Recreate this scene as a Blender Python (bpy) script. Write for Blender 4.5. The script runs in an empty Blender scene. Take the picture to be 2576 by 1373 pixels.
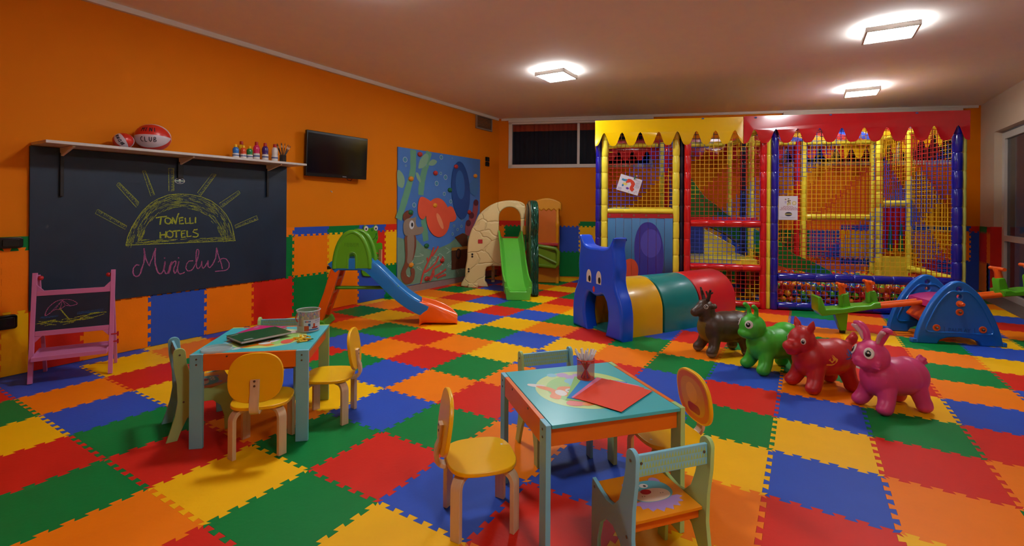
import bpy, bmesh, math, random
from math import sin, cos, pi, radians as R
from mathutils import Vector, Matrix, Euler
random.seed(7)
SC = bpy.context.scene
COL = SC.collection
# ------------------------------------------------------------------ camera, world, exposure
XL, XR, CEIL = -5.32, 2.55, 3.15         # left wall, right wall, ceiling
YAW = 0.5466                              # camera heading, left of +Y
cam = bpy.data.cameras.new('camera'); camo = bpy.data.objects.new('camera', cam); COL.objects.link(camo)
cam.sensor_width = 36.0; cam.lens = 1211.7 / 2576 * 36.0
cam.shift_y = -(686.5 - 523.5) / 2576
cam.clip_start = 0.05
camo.matrix_world = Matrix.Translation((0, 0, 1.342)) @ Matrix.Rotation(YAW, 4, 'Z') @ Matrix.Rotation(pi / 2, 4, 'X') @ Matrix.Rotation(0.007, 4, 'Z')
SC.camera = camo
wd = bpy.data.worlds.new('evening_sky'); SC.world = wd; wd.use_nodes = True
wd.node_tree.nodes['Background'].inputs[0].default_value = (0.16, 0.22, 0.32, 1)
wd.node_tree.nodes['Background'].inputs[1].default_value = 0.5
SC.view_settings.view_transform = 'Standard'; SC.view_settings.look = 'None'
SC.view_settings.exposure = 0.12; SC.view_settings.gamma = 1.0; SC.view_settings.use_curve_mapping = False
SC.cycles.max_bounces = 7; SC.cycles.glossy_bounces = 3; SC.cycles.transparent_max_bounces = 10; SC.cycles.use_denoising = True; SC.cycles.use_adaptive_sampling = True; SC.cycles.adaptive_threshold = .045; SC.cycles.adaptive_min_samples = 16
LAMP_POWER = 84.0
LAMPS = [(-2.80, 5.70), (0.70, 5.95), (0.70, 8.72), (-2.80, 2.5), (0.95, 0.45)]
LAMP_COLOR = (0.90, 0.97, 1.0)
# ------------------------------------------------------------------ helpers
def lin(h):
    h = h.lstrip('#'); c = [int(h[i:i + 2], 16) / 255 for i in (0, 2, 4)]
    return tuple(x / 12.92 if x <= .04045 else ((x + .055) / 1.055) ** 2.4 for x in c) + (1.0,)
MATS = {}
def mat(name, hexc, rough=.5, metal=0.0, spec=.5, var=.06, bump=0.0, bscale=60.0, coat=0.0, trans=0.0, alpha=1.0, emit=None, estr=0.0, nscale=7.0):
    if name in MATS: return MATS[name]
    m = bpy.data.materials.new(name); m.use_nodes = True; nt = m.node_tree; b = nt.nodes['Principled BSDF']
    c = lin(hexc); tc = nt.nodes.new('ShaderNodeTexCoord')
    nz = nt.nodes.new('ShaderNodeTexNoise'); nz.inputs['Scale'].default_value = nscale; nz.inputs['Detail'].default_value = 3
    nt.links.new(tc.outputs['Object'], nz.inputs['Vector'])
    mx = nt.nodes.new('ShaderNodeMix'); mx.data_type = 'RGBA'
    mx.inputs[6].default_value = tuple(max(0, x * (1 - var)) for x in c[:3]) + (1,)
    mx.inputs[7].default_value = tuple(min(1, x * (1 + var)) for x in c[:3]) + (1,)
    nt.links.new(nz.outputs['Fac'], mx.inputs[0]); nt.links.new(mx.outputs[2], b.inputs['Base Color'])
    b.inputs['Roughness'].default_value = rough; b.inputs['Metallic'].default_value = metal
    b.inputs['Specular IOR Level'].default_value = spec; b.inputs['Coat Weight'].default_value = coat
    b.inputs['Coat Roughness'].default_value = .08
    b.inputs['Transmission Weight'].default_value = trans; b.inputs['Alpha'].default_value = alpha
    if emit: b.inputs['Emission Color'].default_value = emit + (1,); b.inputs['Emission Strength'].default_value = estr
    if bump:
        n2 = nt.nodes.new('ShaderNodeTexNoise'); n2.inputs['Scale'].default_value = bscale; n2.inputs['Detail'].default_value = 4
        nt.links.new(tc.outputs['Object'], n2.inputs['Vector'])
        bp = nt.nodes.new('ShaderNodeBump'); bp.inputs['Strength'].default_value = bump; bp.inputs['Distance'].default_value = .01
        nt.links.new(n2.outputs['Fac'], bp.inputs['Height']); nt.links.new(bp.outputs['Normal'], b.inputs['Normal'])
    MATS[name] = m; return m
def wood(name, hexa, hexb, rough=.4):
    if name in MATS: return MATS[name]
    m = bpy.data.materials.new(name); m.use_nodes = True; nt = m.node_tree; b = nt.nodes['Principled BSDF']
    tc = nt.nodes.new('ShaderNodeTexCoord'); mp = nt.nodes.new('ShaderNodeMapping'); mp.inputs['Scale'].default_value = (40, 40, 3)
    nz = nt.nodes.new('ShaderNodeTexNoise'); nz.inputs['Scale'].default_value = 1.5; nz.inputs['Detail'].default_value = 5
    mx = nt.nodes.new('ShaderNodeMix'); mx.data_type = 'RGBA'; mx.inputs[6].default_value = lin(hexa); mx.inputs[7].default_value = lin(hexb)
    nt.links.new(tc.outputs['Object'], mp.inputs[0]); nt.links.new(mp.outputs[0], nz.inputs['Vector'])
    nt.links.new(nz.outputs['Fac'], mx.inputs[0]); nt.links.new(mx.outputs[2], b.inputs['Base Color'])
    b.inputs['Roughness'].default_value = rough
    MATS[name] = m; return m
def chalk(name, hexc):
    # dusty stroke: chalk colour broken up by grain
    if name in MATS: return MATS[name]
    m = bpy.data.materials.new(name); m.use_nodes = True; nt = m.node_tree; b = nt.nodes['Principled BSDF']
    tc = nt.nodes.new('ShaderNodeTexCoord'); nz = nt.nodes.new('ShaderNodeTexNoise'); nz.inputs['Scale'].default_value = 260; nz.inputs['Detail'].default_value = 3
    rp = nt.nodes.new('ShaderNodeMapRange'); rp.inputs[1].default_value = .36; rp.inputs[2].default_value = .6; rp.inputs[3].default_value = .1; rp.inputs[4].default_value = .9
    nt.links.new(tc.outputs['Object'], nz.inputs['Vector']); nt.links.new(nz.outputs['Fac'], rp.inputs[0]); nt.links.new(rp.outputs[0], b.inputs['Alpha'])
    b.inputs['Base Color'].default_value = lin(hexc); b.inputs['Roughness'].default_value = .95; b.inputs['Specular IOR Level'].default_value = .1
    MATS[name] = m; return m
class MB:
    def __init__(s): s.v = []; s.f = []; s.m = []
    def add(s, vs, fs, mi=0, M=None):
        o = len(s.v)
        for p in vs:
            p = Vector(p); s.v.append(tuple(M @ p) if M else tuple(p))
        for k, f in enumerate(fs):
            s.f.append([o + i for i in f]); s.m.append(mi[k] if isinstance(mi, list) else mi)
        return s
    def box(s, c, d, mi=0, M=None):
        x, y, z = (q / 2 for q in d); cx, cy, cz = c
        vs = [(cx + a * x, cy + b * y, cz + e * z) for e in (-1, 1) for b in (-1, 1) for a in (-1, 1)]
        return s.add(vs, [(0, 2, 3, 1), (4, 5, 7, 6), (0, 1, 5, 4), (2, 6, 7, 3), (0, 4, 6, 2), (1, 3, 7, 5)], mi, M)
    def frames(s, pts, closed=False):
        P = [Vector(p) for p in pts]; n = len(P); T = []
        for i in range(n):
            if closed: t = P[(i + 1) % n] - P[i - 1]
            else: t = P[min(i + 1, n - 1)] - P[max(i - 1, 0)]
            T.append(t.normalized() if t.length > 1e-9 else Vector((0, 0, 1)))
        up = Vector((0, 0, 1)) if abs(T[0].z) < .9 else Vector((1, 0, 0))
        N = [(up - T[0] * up.dot(T[0])).normalized()]
        for i in range(1, n):
            q = N[-1] - T[i] * N[-1].dot(T[i]); N.append(q.normalized() if q.length > 1e-6 else N[-1])
        return P, T, N
    def tube(s, pts, r, seg=8, mi=0, closed=False, M=None, cap=True):
        P, T, N = s.frames(pts, closed); vs = []; n = len(P)
        for i in range(n):
            B = T[i].cross(N[i]); rr = r[i] if isinstance(r, (list, tuple)) else r
            for k in range(seg):
                a = 2 * pi * k / seg; vs.append(P[i] + (N[i] * cos(a) + B * sin(a)) * rr)
        fs = []
        for i in range(n if closed else n - 1):
            j = (i + 1) % n
            for k in range(seg): fs.append((i * seg + k, i * seg + (k + 1) % seg, j * seg + (k + 1) % seg, j * seg + k))
        if cap and not closed: fs += [tuple(range(seg - 1, -1, -1)), tuple((n - 1) * seg + k for k in range(seg))]
        return s.add(vs, fs, mi, M)
    def sweep(s, pts, side, prof, mi=0, M=None, closed=False):
        # prof: closed outline (a along side, b along the normal) carried along pts
        P = [Vector(p) for p in pts]; n = len(P); S = Vector(side).normalized(); vs = []; k = len(prof)
        for i in range(n):
            t = (P[(i + 1) % n] - P[i - 1]) if closed else (P[min(i + 1, n - 1)] - P[max(i - 1, 0)])
            t.normalize(); nn = S.cross(t).normalized()
            for a, b in prof: vs.append(P[i] + S * a + nn * b)
        fs = []
        for i in range(n if closed else n - 1):
            j = (i + 1) % n
            for q in range(k): fs.append((i * k + q, i * k + (q + 1) % k, j * k + (q + 1) % k, j * k + q))
        if not closed: fs += [tuple(range(k - 1, -1, -1)), tuple((n - 1) * k + q for q in range(k))]
        return s.add(vs, fs, mi, M)
    def strip(s, pts, side, w, t, mi=0, M=None): return s.sweep(pts, side, [(-w / 2, -t / 2), (w / 2, -t / 2), (w / 2, t / 2), (-w / 2, t / 2)], mi, M)
    def lathe(s, prof, seg=20, mi=0, M=None):
        vs = []; fs = []; n = len(prof)
        for r, z in prof:
            for k in range(seg): a = 2 * pi * k / seg; vs.append((r * cos(a), r * sin(a), z))
        for i in range(n - 1):
            for k in range(seg): fs.append((i * seg + k, i * seg + (k + 1) % seg, (i + 1) * seg + (k + 1) % seg, (i + 1) * seg + k))
        if prof[0][0] > 1e-5: fs.append(tuple(range(seg - 1, -1, -1)))
        if prof[-1][0] > 1e-5: fs.append(tuple((n - 1) * seg + k for k in range(seg)))
        return s.add(vs, fs, mi, M)
    def ball(s, c, r, seg=16, rings=10, mi=0, M=None):
        if not isinstance(r, (tuple, list)): r = (r, r, r)
        vs = [(c[0], c[1], c[2] - r[2])]; fs = []
        for i in range(1, rings):
            a = -pi / 2 + pi * i / rings
            for k in range(seg):
                b = 2 * pi * k / seg; vs.append((c[0] + r[0] * cos(a) * cos(b), c[1] + r[1] * cos(a) * sin(b), c[2] + r[2] * sin(a)))
        vs.append((c[0], c[1], c[2] + r[2])); L = len(vs) - 1
        for k in range(seg): fs.append((0, 1 + (k + 1) % seg, 1 + k)); fs.append((L, 1 + (rings - 2) * seg + k, 1 + (rings - 2) * seg + (k + 1) % seg))
        for i in range(rings - 2):
            for k in range(seg):
                a = 1 + i * seg; fs.append((a + k, a + (k + 1) % seg, a + seg + (k + 1) % seg, a + seg + k))
        return s.add(vs, fs, mi, M)
    def slab(s, pts, t, mi=0, M=None, side=None):
        # outline in local xy, front face at z=t, back at z=0
        n = len(pts); a = sum(pts[i][0] * pts[(i + 1) % n][1] - pts[(i + 1) % n][0] * pts[i][1] for i in range(n))
        if a < 0: pts = pts[::-1]
        vs = [(x, y, t) for x, y in pts] + [(x, y, 0) for x, y in pts]
        fs = [tuple(range(n)), tuple(range(2 * n - 1, n - 1, -1))] + [(i, n + i, n + (i + 1) % n, (i + 1) % n) for i in range(n)]
        return s.add(vs, fs, [mi, mi] + [mi if side is None else side] * n, M)
    def face(s, pts, z, mi=0, M=None):
        n = len(pts); a = sum(pts[i][0] * pts[(i + 1) % n][1] - pts[(i + 1) % n][0] * pts[i][1] for i in range(n))
        if a < 0: pts = pts[::-1]
        return s.add([(x, y, z) for x, y in pts], [tuple(range(n))], mi, M)
    def ribbon(s, pts, w, z, mi=0, M=None, jit=.25):
        P = [Vector((x, y)) for x, y in pts]; n = len(P); vs = []
        for i in range(n):
            t = P[min(i + 1, n - 1)] - P[max(i - 1, 0)]; t = t.normalized() if t.length > 0 else Vector((1, 0)); q = Vector((-t.y, t.x)) * w / 2 * random.uniform(1 - jit, 1 + jit)
            vs += [(P[i].x + q.x, P[i].y + q.y, z), (P[i].x - q.x, P[i].y - q.y, z)]
        return s.add(vs, [(2 * i, 2 * i + 1, 2 * i + 3, 2 * i + 2) for i in range(n - 1)], mi, M)
    def plate(s, loops, t, bev=0.0, mi=0, M=None):
        # flat board of thickness t with rounded edges, holes allowed; lies in local xy, centred on z=0
        cu = bpy.data.curves.new('c', 'CURVE'); cu.dimensions = '2D'; cu.fill_mode = 'BOTH'
        cu.extrude = max(t / 2 - bev, 1e-5); cu.bevel_depth = bev; cu.bevel_resolution = 2; cu.offset = -bev
        for lp in loops:
            sp = cu.splines.new('POLY'); sp.points.add(len(lp) - 1); sp.use_cyclic_u = True
            for q, (x, y) in zip(sp.points, lp): q.co = (x, y, 0, 1)
        o = bpy.data.objects.new('c', cu); me = o.to_mesh()
        s.add([v.co.copy() for v in me.vertices], [tuple(p.vertices) for p in me.polygons], mi, M)
        o.to_mesh_clear(); bpy.data.objects.remove(o); bpy.data.curves.remove(cu); return s
    def text(s, body, size, M, ext=.0005, mi=0, bold=0.0):
        cu = bpy.data.curves.new('c', 'FONT'); cu.body = body; cu.size = size; cu.extrude = ext; cu.align_x = 'CENTER'; cu.align_y = 'CENTER'; cu.offset = bold; cu.resolution_u = 3
        o = bpy.data.objects.new('c', cu); me = o.to_mesh()
        s.add([v.co.copy() for v in me.vertices], [tuple(p.vertices) for p in me.polygons], mi, M)
        o.to_mesh_clear(); bpy.data.objects.remove(o); bpy.data.curves.remove(cu); return s
def mk(name, mb, mats, parent=None, bevel=0.0, angle=38, seg=2, flat=False):
    me = bpy.data.meshes.new(name); me.from_pydata(mb.v, [], mb.f); 
    for m in (mats if isinstance(mats, (list, tuple)) else [mats]): me.materials.append(m)
    me.polygons.foreach_set('material_index', mb.m)
    if not flat:
        me.polygons.foreach_set('use_smooth', [True] * len(me.polygons))
        if not bevel: me.set_sharp_from_angle(angle=R(angle))
    me.update()
    o = bpy.data.objects.new(name, me); COL.objects.link(o)
    if parent: o.parent = parent
    if bevel:
        bm = bmesh.new(); bm.from_mesh(me); bmesh.ops.remove_doubles(bm, verts=bm.verts, dist=1e-5); bm.to_mesh(me); bm.free()
        b = o.modifiers.new('bevel', 'BEVEL'); b.width = bevel; b.segments = seg; b.limit_method = 'ANGLE'; b.angle_limit = R(35); b.harden_normals = True
    return o
def blob(name, mb, mats, parent=None, voxel=.012, smooth=6, colour=None):
    # melts overlapping shapes into one continuous skin
    me = bpy.data.meshes.new('tmp'); me.from_pydata(mb.v, [], mb.f); me.update()
    o = bpy.data.objects.new('tmp', me); COL.objects.link(o)
    rm = o.modifiers.new('r', 'REMESH'); rm.mode = 'VOXEL'; rm.voxel_size = voxel
    sm = o.modifiers.new('s', 'SMOOTH'); sm.factor = .5; sm.iterations = smooth
    dg = bpy.context.evaluated_depsgraph_get(); ev = o.evaluated_get(dg)
    m2 = bpy.data.meshes.new_from_object(ev); bpy.data.objects.remove(o); m2.name = name
    m2.materials.clear()
    for m in (mats if isinstance(mats, (list, tuple)) else [mats]): m2.materials.append(m)
    m2.polygons.foreach_set('use_smooth', [True] * len(m2.polygons))
    if colour: m2.polygons.foreach_set('material_index', [colour(p.center) for p in m2.polygons])
    q = bpy.data.objects.new(name, m2); COL.objects.link(q)
    if parent: q.parent = parent
    return q
def tag(o, label=None, cat=None, group=None, kind=None):
    if label: o['label'] = label
    if cat: o['category'] = cat
    if group: o['group'] = group
    if kind: o['kind'] = kind
    return o
def thing(name, label, cat, loc=(0, 0, 0), rz=0.0, group=None, rot=None):
    o = bpy.data.objects.new(name, None); COL.objects.link(o); o.location = loc; o.empty_display_size = .05
    o.rotation_euler = rot if rot else (0, 0, rz)
    return tag(o, label, cat, group)
def dup(root, loc, rz=0.0, label=None, group=None, rot=None):
    r = root.copy(); COL.objects.link(r); r.location = loc; r.rotation_euler = rot if rot else (0, 0, rz)
    if label: r['label'] = label
    if group: r['group'] = group
    for ch in list(root.children):
        c = ch.copy(); COL.objects.link(c); c.parent = r
        for g in list(ch.children):
            d = g.copy(); COL.objects.link(d); d.parent = c
    return r
def struct(name, mb, mats, **k): return tag(mk(name, mb, mats, **k), kind='structure')
def ell(cx, cy, rx, ry, n=32, p=2.0, rot=0.0):
    out = []
    for k in range(n):
        a = 2 * pi * k / n; c, s_ = cos(a), sin(a)
        x = rx * math.copysign(abs(c) ** (2 / p), c); y = ry * math.copysign(abs(s_) ** (2 / p), s_)
        out.append((cx + x * cos(rot) - y * sin(rot), cy + x * sin(rot) + y * cos(rot)))
    return out
def cr(pts, n=5, closed=True):
    # Catmull-Rom through the points
    P = [Vector(p) for p in pts]; m = len(P); out = []
    for i in range(m if closed else m - 1):
        a, b, c, d = (P[(i + k) % m] if closed else P[min(max(i + k, 0), m - 1)] for k in (-1, 0, 1, 2))
        for k in range(n):
            t = k / n; out.append(tuple(.5 * (2 * b + (c - a) * t + (2 * a - 5 * b + 4 * c - d) * t * t + (3 * b - a - 3 * c + d) * t ** 3)))
    if not closed: out.append(tuple(P[-1]))
    return out
def rrect(cx, cy, w, h, r, n=5):
    out = []
    for sx, sy, a0 in ((1, 1, 0), (-1, 1, 90), (-1, -1, 180), (1, -1, 270)):
        for k in range(n + 1):
            a = R(a0 + 90 * k / n); out.append((cx + sx * (w / 2 - r) + r * cos(a), cy + sy * (h / 2 - r) + r * sin(a)))
    return out
def T(x, y, z): return Matrix.Translation((x, y, z))
def RX(a): return Matrix.Rotation(R(a), 4, 'X')
def RY(a): return Matrix.Rotation(R(a), 4, 'Y')
def RZ(a): return Matrix.Rotation(R(a), 4, 'Z')
def basis(x, y, z, o=(0, 0, 0)):
    M = Matrix((x, y, z)).transposed().to_4x4(); M.translation = o; return M
LWM = basis((0, 1, 0), (0, 0, 1), (1, 0, 0), (XL, 0, 0))       # left wall: x along +Y, y up, z into the room
BYAW = 20.5; be = Vector((cos(R(BYAW)), sin(R(BYAW)), 0)); bn = Vector((sin(R(BYAW)), -cos(R(BYAW)), 0)); BC = Vector((XL, 8.22, 0))
BWM = basis(be, (0, 0, 1), bn, BC)                               # back wall: x along it from the corner
RWM = basis((0, -1, 0), (0, 0, 1), (-1, 0, 0), (XR, 0, 0))
# ------------------------------------------------------------------ shared materials
HEX = dict(R='#CF2414', O='#F07C00', Y='#F4B800', G='#007A36', B='#2A4FB6')
TILE = [mat('foam_' + n, HEX[k], rough=.52, spec=.2, bump=.10, bscale=45, var=.05) for k, n in (('R', 'red'), ('O', 'orange'), ('Y', 'yellow'), ('G', 'green'), ('B', 'blue'))]
TI = dict(R=0, O=1, Y=2, G=3, B=4)
def edge_wave(flip, n=6, a=.0125, d=.055):
    # interlocking dovetail edge from (0,0) to (1,0) in tile units
    out = [(0, 0)]; s = -1 if flip else 1
    for k in range(n):
        for x, y in ((.25 + d, -a), (.25 - d, a), (.75 + d, a), (.75 - d, -a)): out.append(((k + x) / n, s * y * 2))
    out.append((1, 0)); return out
EW = edge_wave(False)
def tile_outline(u, v, L, shrink=.998, lo=None):
    # unit tile with its lower-left corner at (u,v); all four sides interlock
    q = [(u + x, v + y) for x, y in EW] + [(u + 1 - y, v + x) for x, y in EW][1:]
    q += [(u + x, v + 1 + y) for x, y in EW][::-1][1:] + [(u - y, v + x) for x, y in EW][::-1][1:-1]
    c = (u + .5, v + .5)
    return [((c[0] + (x - c[0]) * shrink) * L, (c[1] + (y - c[1]) * shrink) * L) for x, y in q]
def clip(poly, ax, val, keep_less):
    out = []; n = len(poly)
    for i in range(n):
        a, b = poly[i], poly[(i + 1) % n]; ia = (a[ax] <= val) == keep_less; ib = (b[ax] <= val) == keep_less
        if ia: out.append(a)
        if ia != ib:
            t = (val - a[ax]) / (b[ax] - a[ax]); out.append((a[0] + (b[0] - a[0]) * t, a[1] + (b[1] - a[1]) * t))
    return out
def clipbox(poly, x0, y0, x1, y1):
    for ax, val, kl in ((0, x0, False), (0, x1, True), (1, y0, False), (1, y1, True)):
        if len(poly) < 3: return []
        poly = clip(poly, ax, val, kl)
    return poly
CH_TEXT=[[(2.163,1.223),(2.208,1.233),(2.255,1.237)],[(2.208,1.227),(2.204,1.193),(2.2,1.161)],[(2.274,1.167),(2.256,1.167),(2.242,1.18),(2.239,1.2),(2.247,1.217),(2.264,1.224),(2.281,1.218),(2.291,1.2),(2.288,1.18),(2.274,1.167)],[(2.303,1.164),(2.303,1.229)],[(2.303,1.229),(2.322,1.191),(2.335,1.163)],[(2.335,1.163),(2.342,1.218),(2.358,1.269)],[(2.399,1.227),(2.364,1.223),(2.366,1.195),(2.396,1.198)],[(2.366,1.195),(2.366,1.162),(2.405,1.167)],[(2.418,1.222),(2.421,1.164),(2.453,1.169)],[(2.46,1.225),(2.462,1.163),(2.494,1.169)],[(2.511,1.227),(2.511,1.165)],[(2.199,1.089),(2.203,1.026)],[(2.246,1.095),(2.244,1.033)],[(2.203,1.058),(2.244,1.063)],[(2.293,1.033),(2.273,1.034),(2.258,1.048),(2.254,1.07),(2.263,1.089),(2.281,1.097),(2.3,1.089),(2.311,1.069),(2.308,1.047),(2.293,1.033)],[(2.308,1.088),(2.374,1.096)],[(2.338,1.092),(2.338,1.031)],[(2.418,1.094),(2.384,1.091),(2.384,1.065),(2.413,1.067)],[(2.384,1.065),(2.386,1.029),(2.422,1.033)],[(2.434,1.095),(2.436,1.032),(2.474,1.038)],[(2.534,1.104),(2.501,1.1),(2.492,1.08),(2.512,1.066),(2.538,1.056),(2.538,1.036),(2.516,1.027),(2.49,1.03)]]
CH_MINI=[[(2.031,0.788),(2.002,0.787),(1.983,0.748),(1.986,0.707),(2.008,0.684),(2.033,0.698),(2.053,0.76),(2.073,0.856),(2.067,0.942)],[(2.067,0.942),(2.08,0.856),(2.112,0.771)],[(2.112,0.771),(2.14,0.864),(2.163,0.935)],[(2.163,0.935),(2.155,0.849),(2.166,0.755),(2.193,0.693),(2.22,0.699),(2.24,0.761),(2.242,0.804)],[(2.242,0.804),(2.234,0.735),(2.246,0.687),(2.268,0.691),(2.284,0.757),(2.3,0.796)],[(2.3,0.796),(2.284,0.73),(2.276,0.679),(2.296,0.756),(2.318,0.792),(2.333,0.796),(2.333,0.766),(2.318,0.713),(2.331,0.677),(2.349,0.723),(2.363,0.791)],[(2.363,0.791),(2.352,0.716),(2.365,0.673),(2.387,0.667),(2.415,0.678)],[(2.237,0.84),(2.242,0.833)],[(2.358,0.832),(2.363,0.824)],[(2.492,0.786),(2.455,0.785),(2.43,0.75),(2.43,0.708),(2.454,0.689),(2.488,0.702),(2.523,0.769),(2.544,0.845),(2.543,0.892),(2.526,0.889),(2.52,0.819),(2.523,0.741),(2.541,0.701),(2.563,0.73),(2.576,0.778)],[(2.576,0.778),(2.574,0.729),(2.59,0.701),(2.617,0.732),(2.637,0.777)],[(2.637,0.777),(2.636,0.725),(2.655,0.703),(2.689,0.746),(2.714,0.817),(2.719,0.902)],[(2.719,0.902),(2.741,0.815),(2.77,0.724),(2.784,0.675)],[(2.738,0.749),(2.769,0.78),(2.812,0.78),(2.847,0.739),(2.851,0.694),(2.828,0.662),(2.781,0.655),(2.704,0.655)]]
SUN_O=[(1.926,0.983),(1.939,1.052),(1.973,1.146),(2.026,1.248),(2.059,1.3),(2.12,1.366),(2.183,1.409),(2.265,1.446),(2.351,1.461),(2.464,1.457),(2.569,1.436),(2.664,1.395),(2.748,1.33),(2.813,1.256),(2.865,1.165),(2.895,1.067),(2.911,0.968)]
SUN_I=[(2.044,0.995),(2.055,1.046),(2.082,1.117),(2.127,1.195),(2.161,1.234),(2.207,1.273),(2.254,1.3),(2.309,1.319),(2.364,1.328),(2.439,1.317),(2.504,1.293),(2.57,1.26),(2.638,1.211),(2.686,1.158),(2.729,1.098),(2.753,1.043),(2.768,0.99)]
RAYS=[[(1.702,1.27),(1.721,1.306),(1.932,1.154),(1.92,1.125)],[(1.853,1.525),(1.873,1.549),(2.025,1.371),(2.004,1.326)],[(2.051,1.664),(2.073,1.672),(2.151,1.446),(2.12,1.432)],[(2.267,1.706),(2.312,1.712),(2.314,1.491),(2.271,1.487)],[(2.669,1.678),(2.711,1.673),(2.562,1.45),(2.529,1.477)],[(2.945,1.513),(2.965,1.483),(2.777,1.33),(2.745,1.371)],[(3.15,1.238),(3.171,1.193),(2.918,1.104),(2.907,1.134)]]
SUNBASE=[(1.924,0.98),(2.918,0.967)]
MU={'floor':[(5.356,0.889),(5.548,0.84),(5.748,0.86),(5.929,0.717),(6.149,0.629),(6.378,0.667),(6.618,0.718),(6.869,0.84),(7.096,0.899),(7.334,0.938),(7.498,0.981),(7.509,0.088),(5.363,0.132)],'fish1':[(6.161,0.978),(6.143,1.169),(6.19,1.296),(6.37,1.361),(6.507,1.296),(6.595,1.141),(6.597,0.963),(6.495,0.835),(6.359,0.824),(6.227,0.88)],'fish1body':[(6.015,1.4),(6.14,1.444),(6.437,1.394),(6.524,1.274),(6.509,1.098),(6.176,1.062),(6.079,1.191)],'tail1':[(6.047,1.275),(5.925,1.151),(5.819,1.214),(5.796,1.357),(5.861,1.512),(6.045,1.474),(6.141,1.402)],'fin1':[(6.124,1.486),(6.155,1.593),(6.203,1.573),(6.303,1.404),(6.173,1.392)],'fin1b':[(6.548,1.34),(6.682,1.352),(6.792,1.183),(6.72,1.105),(6.578,1.119)],'fish2':[(6.693,1.923),(6.783,1.985),(6.968,2.01),(7.142,1.975),(7.223,1.815),(7.186,1.554),(7.091,1.342),(6.921,1.193),(6.773,1.228),(6.644,1.497),(6.696,1.677)],'tail2':[(7.164,1.765),(7.437,1.934),(7.408,1.584),(7.205,1.626)],'sh_body':[(5.52,0.901),(5.507,0.783),(5.522,0.624),(5.51,0.487),(5.429,0.338),(5.457,0.218),(5.555,0.15),(5.697,0.178),(5.739,0.304),(5.71,0.378),(5.638,0.375),(5.653,0.293),(5.61,0.248),(5.554,0.285),(5.539,0.366),(5.637,0.455),(5.708,0.55),(5.75,0.668),(5.764,0.768),(5.733,0.902)],'sh_head':[(5.476,1.1),(5.559,1.167),(5.687,1.175),(5.76,1.195),(5.746,1.114),(5.791,1.031),(5.911,1.032),(5.933,0.975),(5.867,0.916),(5.719,0.902),(5.604,0.897),(5.492,0.932)],'sh_crest':[(5.461,1.198),(5.488,1.257),(5.572,1.296),(5.686,1.236),(5.601,1.177),(5.49,1.139)]}
MU_WEED=[[(5.691,2.253),(5.692,2.082),(5.68,1.9),(5.596,1.675),(5.5,1.434),(5.38,1.16)],[(6.068,2.262),(6.008,2.068),(5.933,1.875),(5.889,1.687),(5.875,1.543)],[(5.94,1.193),(5.972,0.984),(6.005,0.796)]]
MU_LEAF=[[(5.811,1.99),(5.854,2.117),(5.975,2.221),(6.053,2.197),(6.038,2.102),(5.947,2.001),(5.841,1.968)],[(6.054,2.061),(6.149,2.143),(6.269,2.122),(6.198,2.052),(6.096,2.037)],[(5.351,1.907),(5.455,1.865),(5.506,1.76),(5.471,1.65),(5.389,1.656),(5.353,1.703)],[(5.753,1.894),(5.812,1.888),(5.867,1.789),(5.858,1.743),(5.783,1.805)]]
MU_CORAL=[[(5.875,0.114),(5.94,0.282),(6.025,0.418),(6.118,0.536),(6.196,0.679)],[(5.94,0.282),(6.088,0.328),(6.248,0.419),(6.313,0.52)],[(5.965,0.175),(6.121,0.198),(6.2,0.317),(6.381,0.385),(6.43,0.511)],[(6.09,0.139),(6.185,0.212),(6.2,0.295)],[(6.218,0.187),(6.382,0.233),(6.518,0.284)],[(6.056,0.436),(6.024,0.523)],[(6.15,0.534),(6.278,0.652),(6.304,0.693)],[(6.283,0.158),(6.433,0.183),(6.519,0.184)]]
MU_TUBES=[[(7.389,1.44),(7.362,1.272),(7.291,1.129),(7.174,0.943)],[(7.25,1.201),(7.232,1.06),(7.143,0.898)],[(7.153,1.061),(7.135,0.945),(7.136,0.828)]]
MU_CHEST=[[(6.665,0.614),(7.131,0.617),(7.135,0.243),(6.669,0.257)],[(6.752,0.823),(6.981,0.885),(7.128,0.84),(7.131,0.617),(7.003,0.626)]]
MU_BUB=[(5.508,2.081,0.039),(6.374,2.2,0.034),(6.364,1.924,0.024),(6.49,1.867,0.04),(6.257,1.75,0.038),(6.459,1.58,0.03),(6.638,1.452,0.031),(5.714,1.381,0.034),(6.732,1.021,0.022),(6.835,0.955,0.023),(6.95,1.009,0.023),(6.694,0.881,0.024),(6.967,1.123,0.016),(5.523,1.988,0.014),(6.672,2.213,0.012),(5.992,2.035,0.014),(6.18,0.68,0.013)]
MU_HOLD=[(5.839,2.197,'R'),(6.222,1.921,'R'),(6.775,2.071,'R'),(5.638,1.793,'O'),(6.212,1.381,'O'),(6.607,1.651,'G'),(5.634,1.266,'G'),(6.012,0.716,'G'),(6.414,0.442,'R'),(5.651,0.438,'O'),(7.363,1.941,'O'),(7.178,1.265,'R'),(6.027,0.178,'R')]
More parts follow.
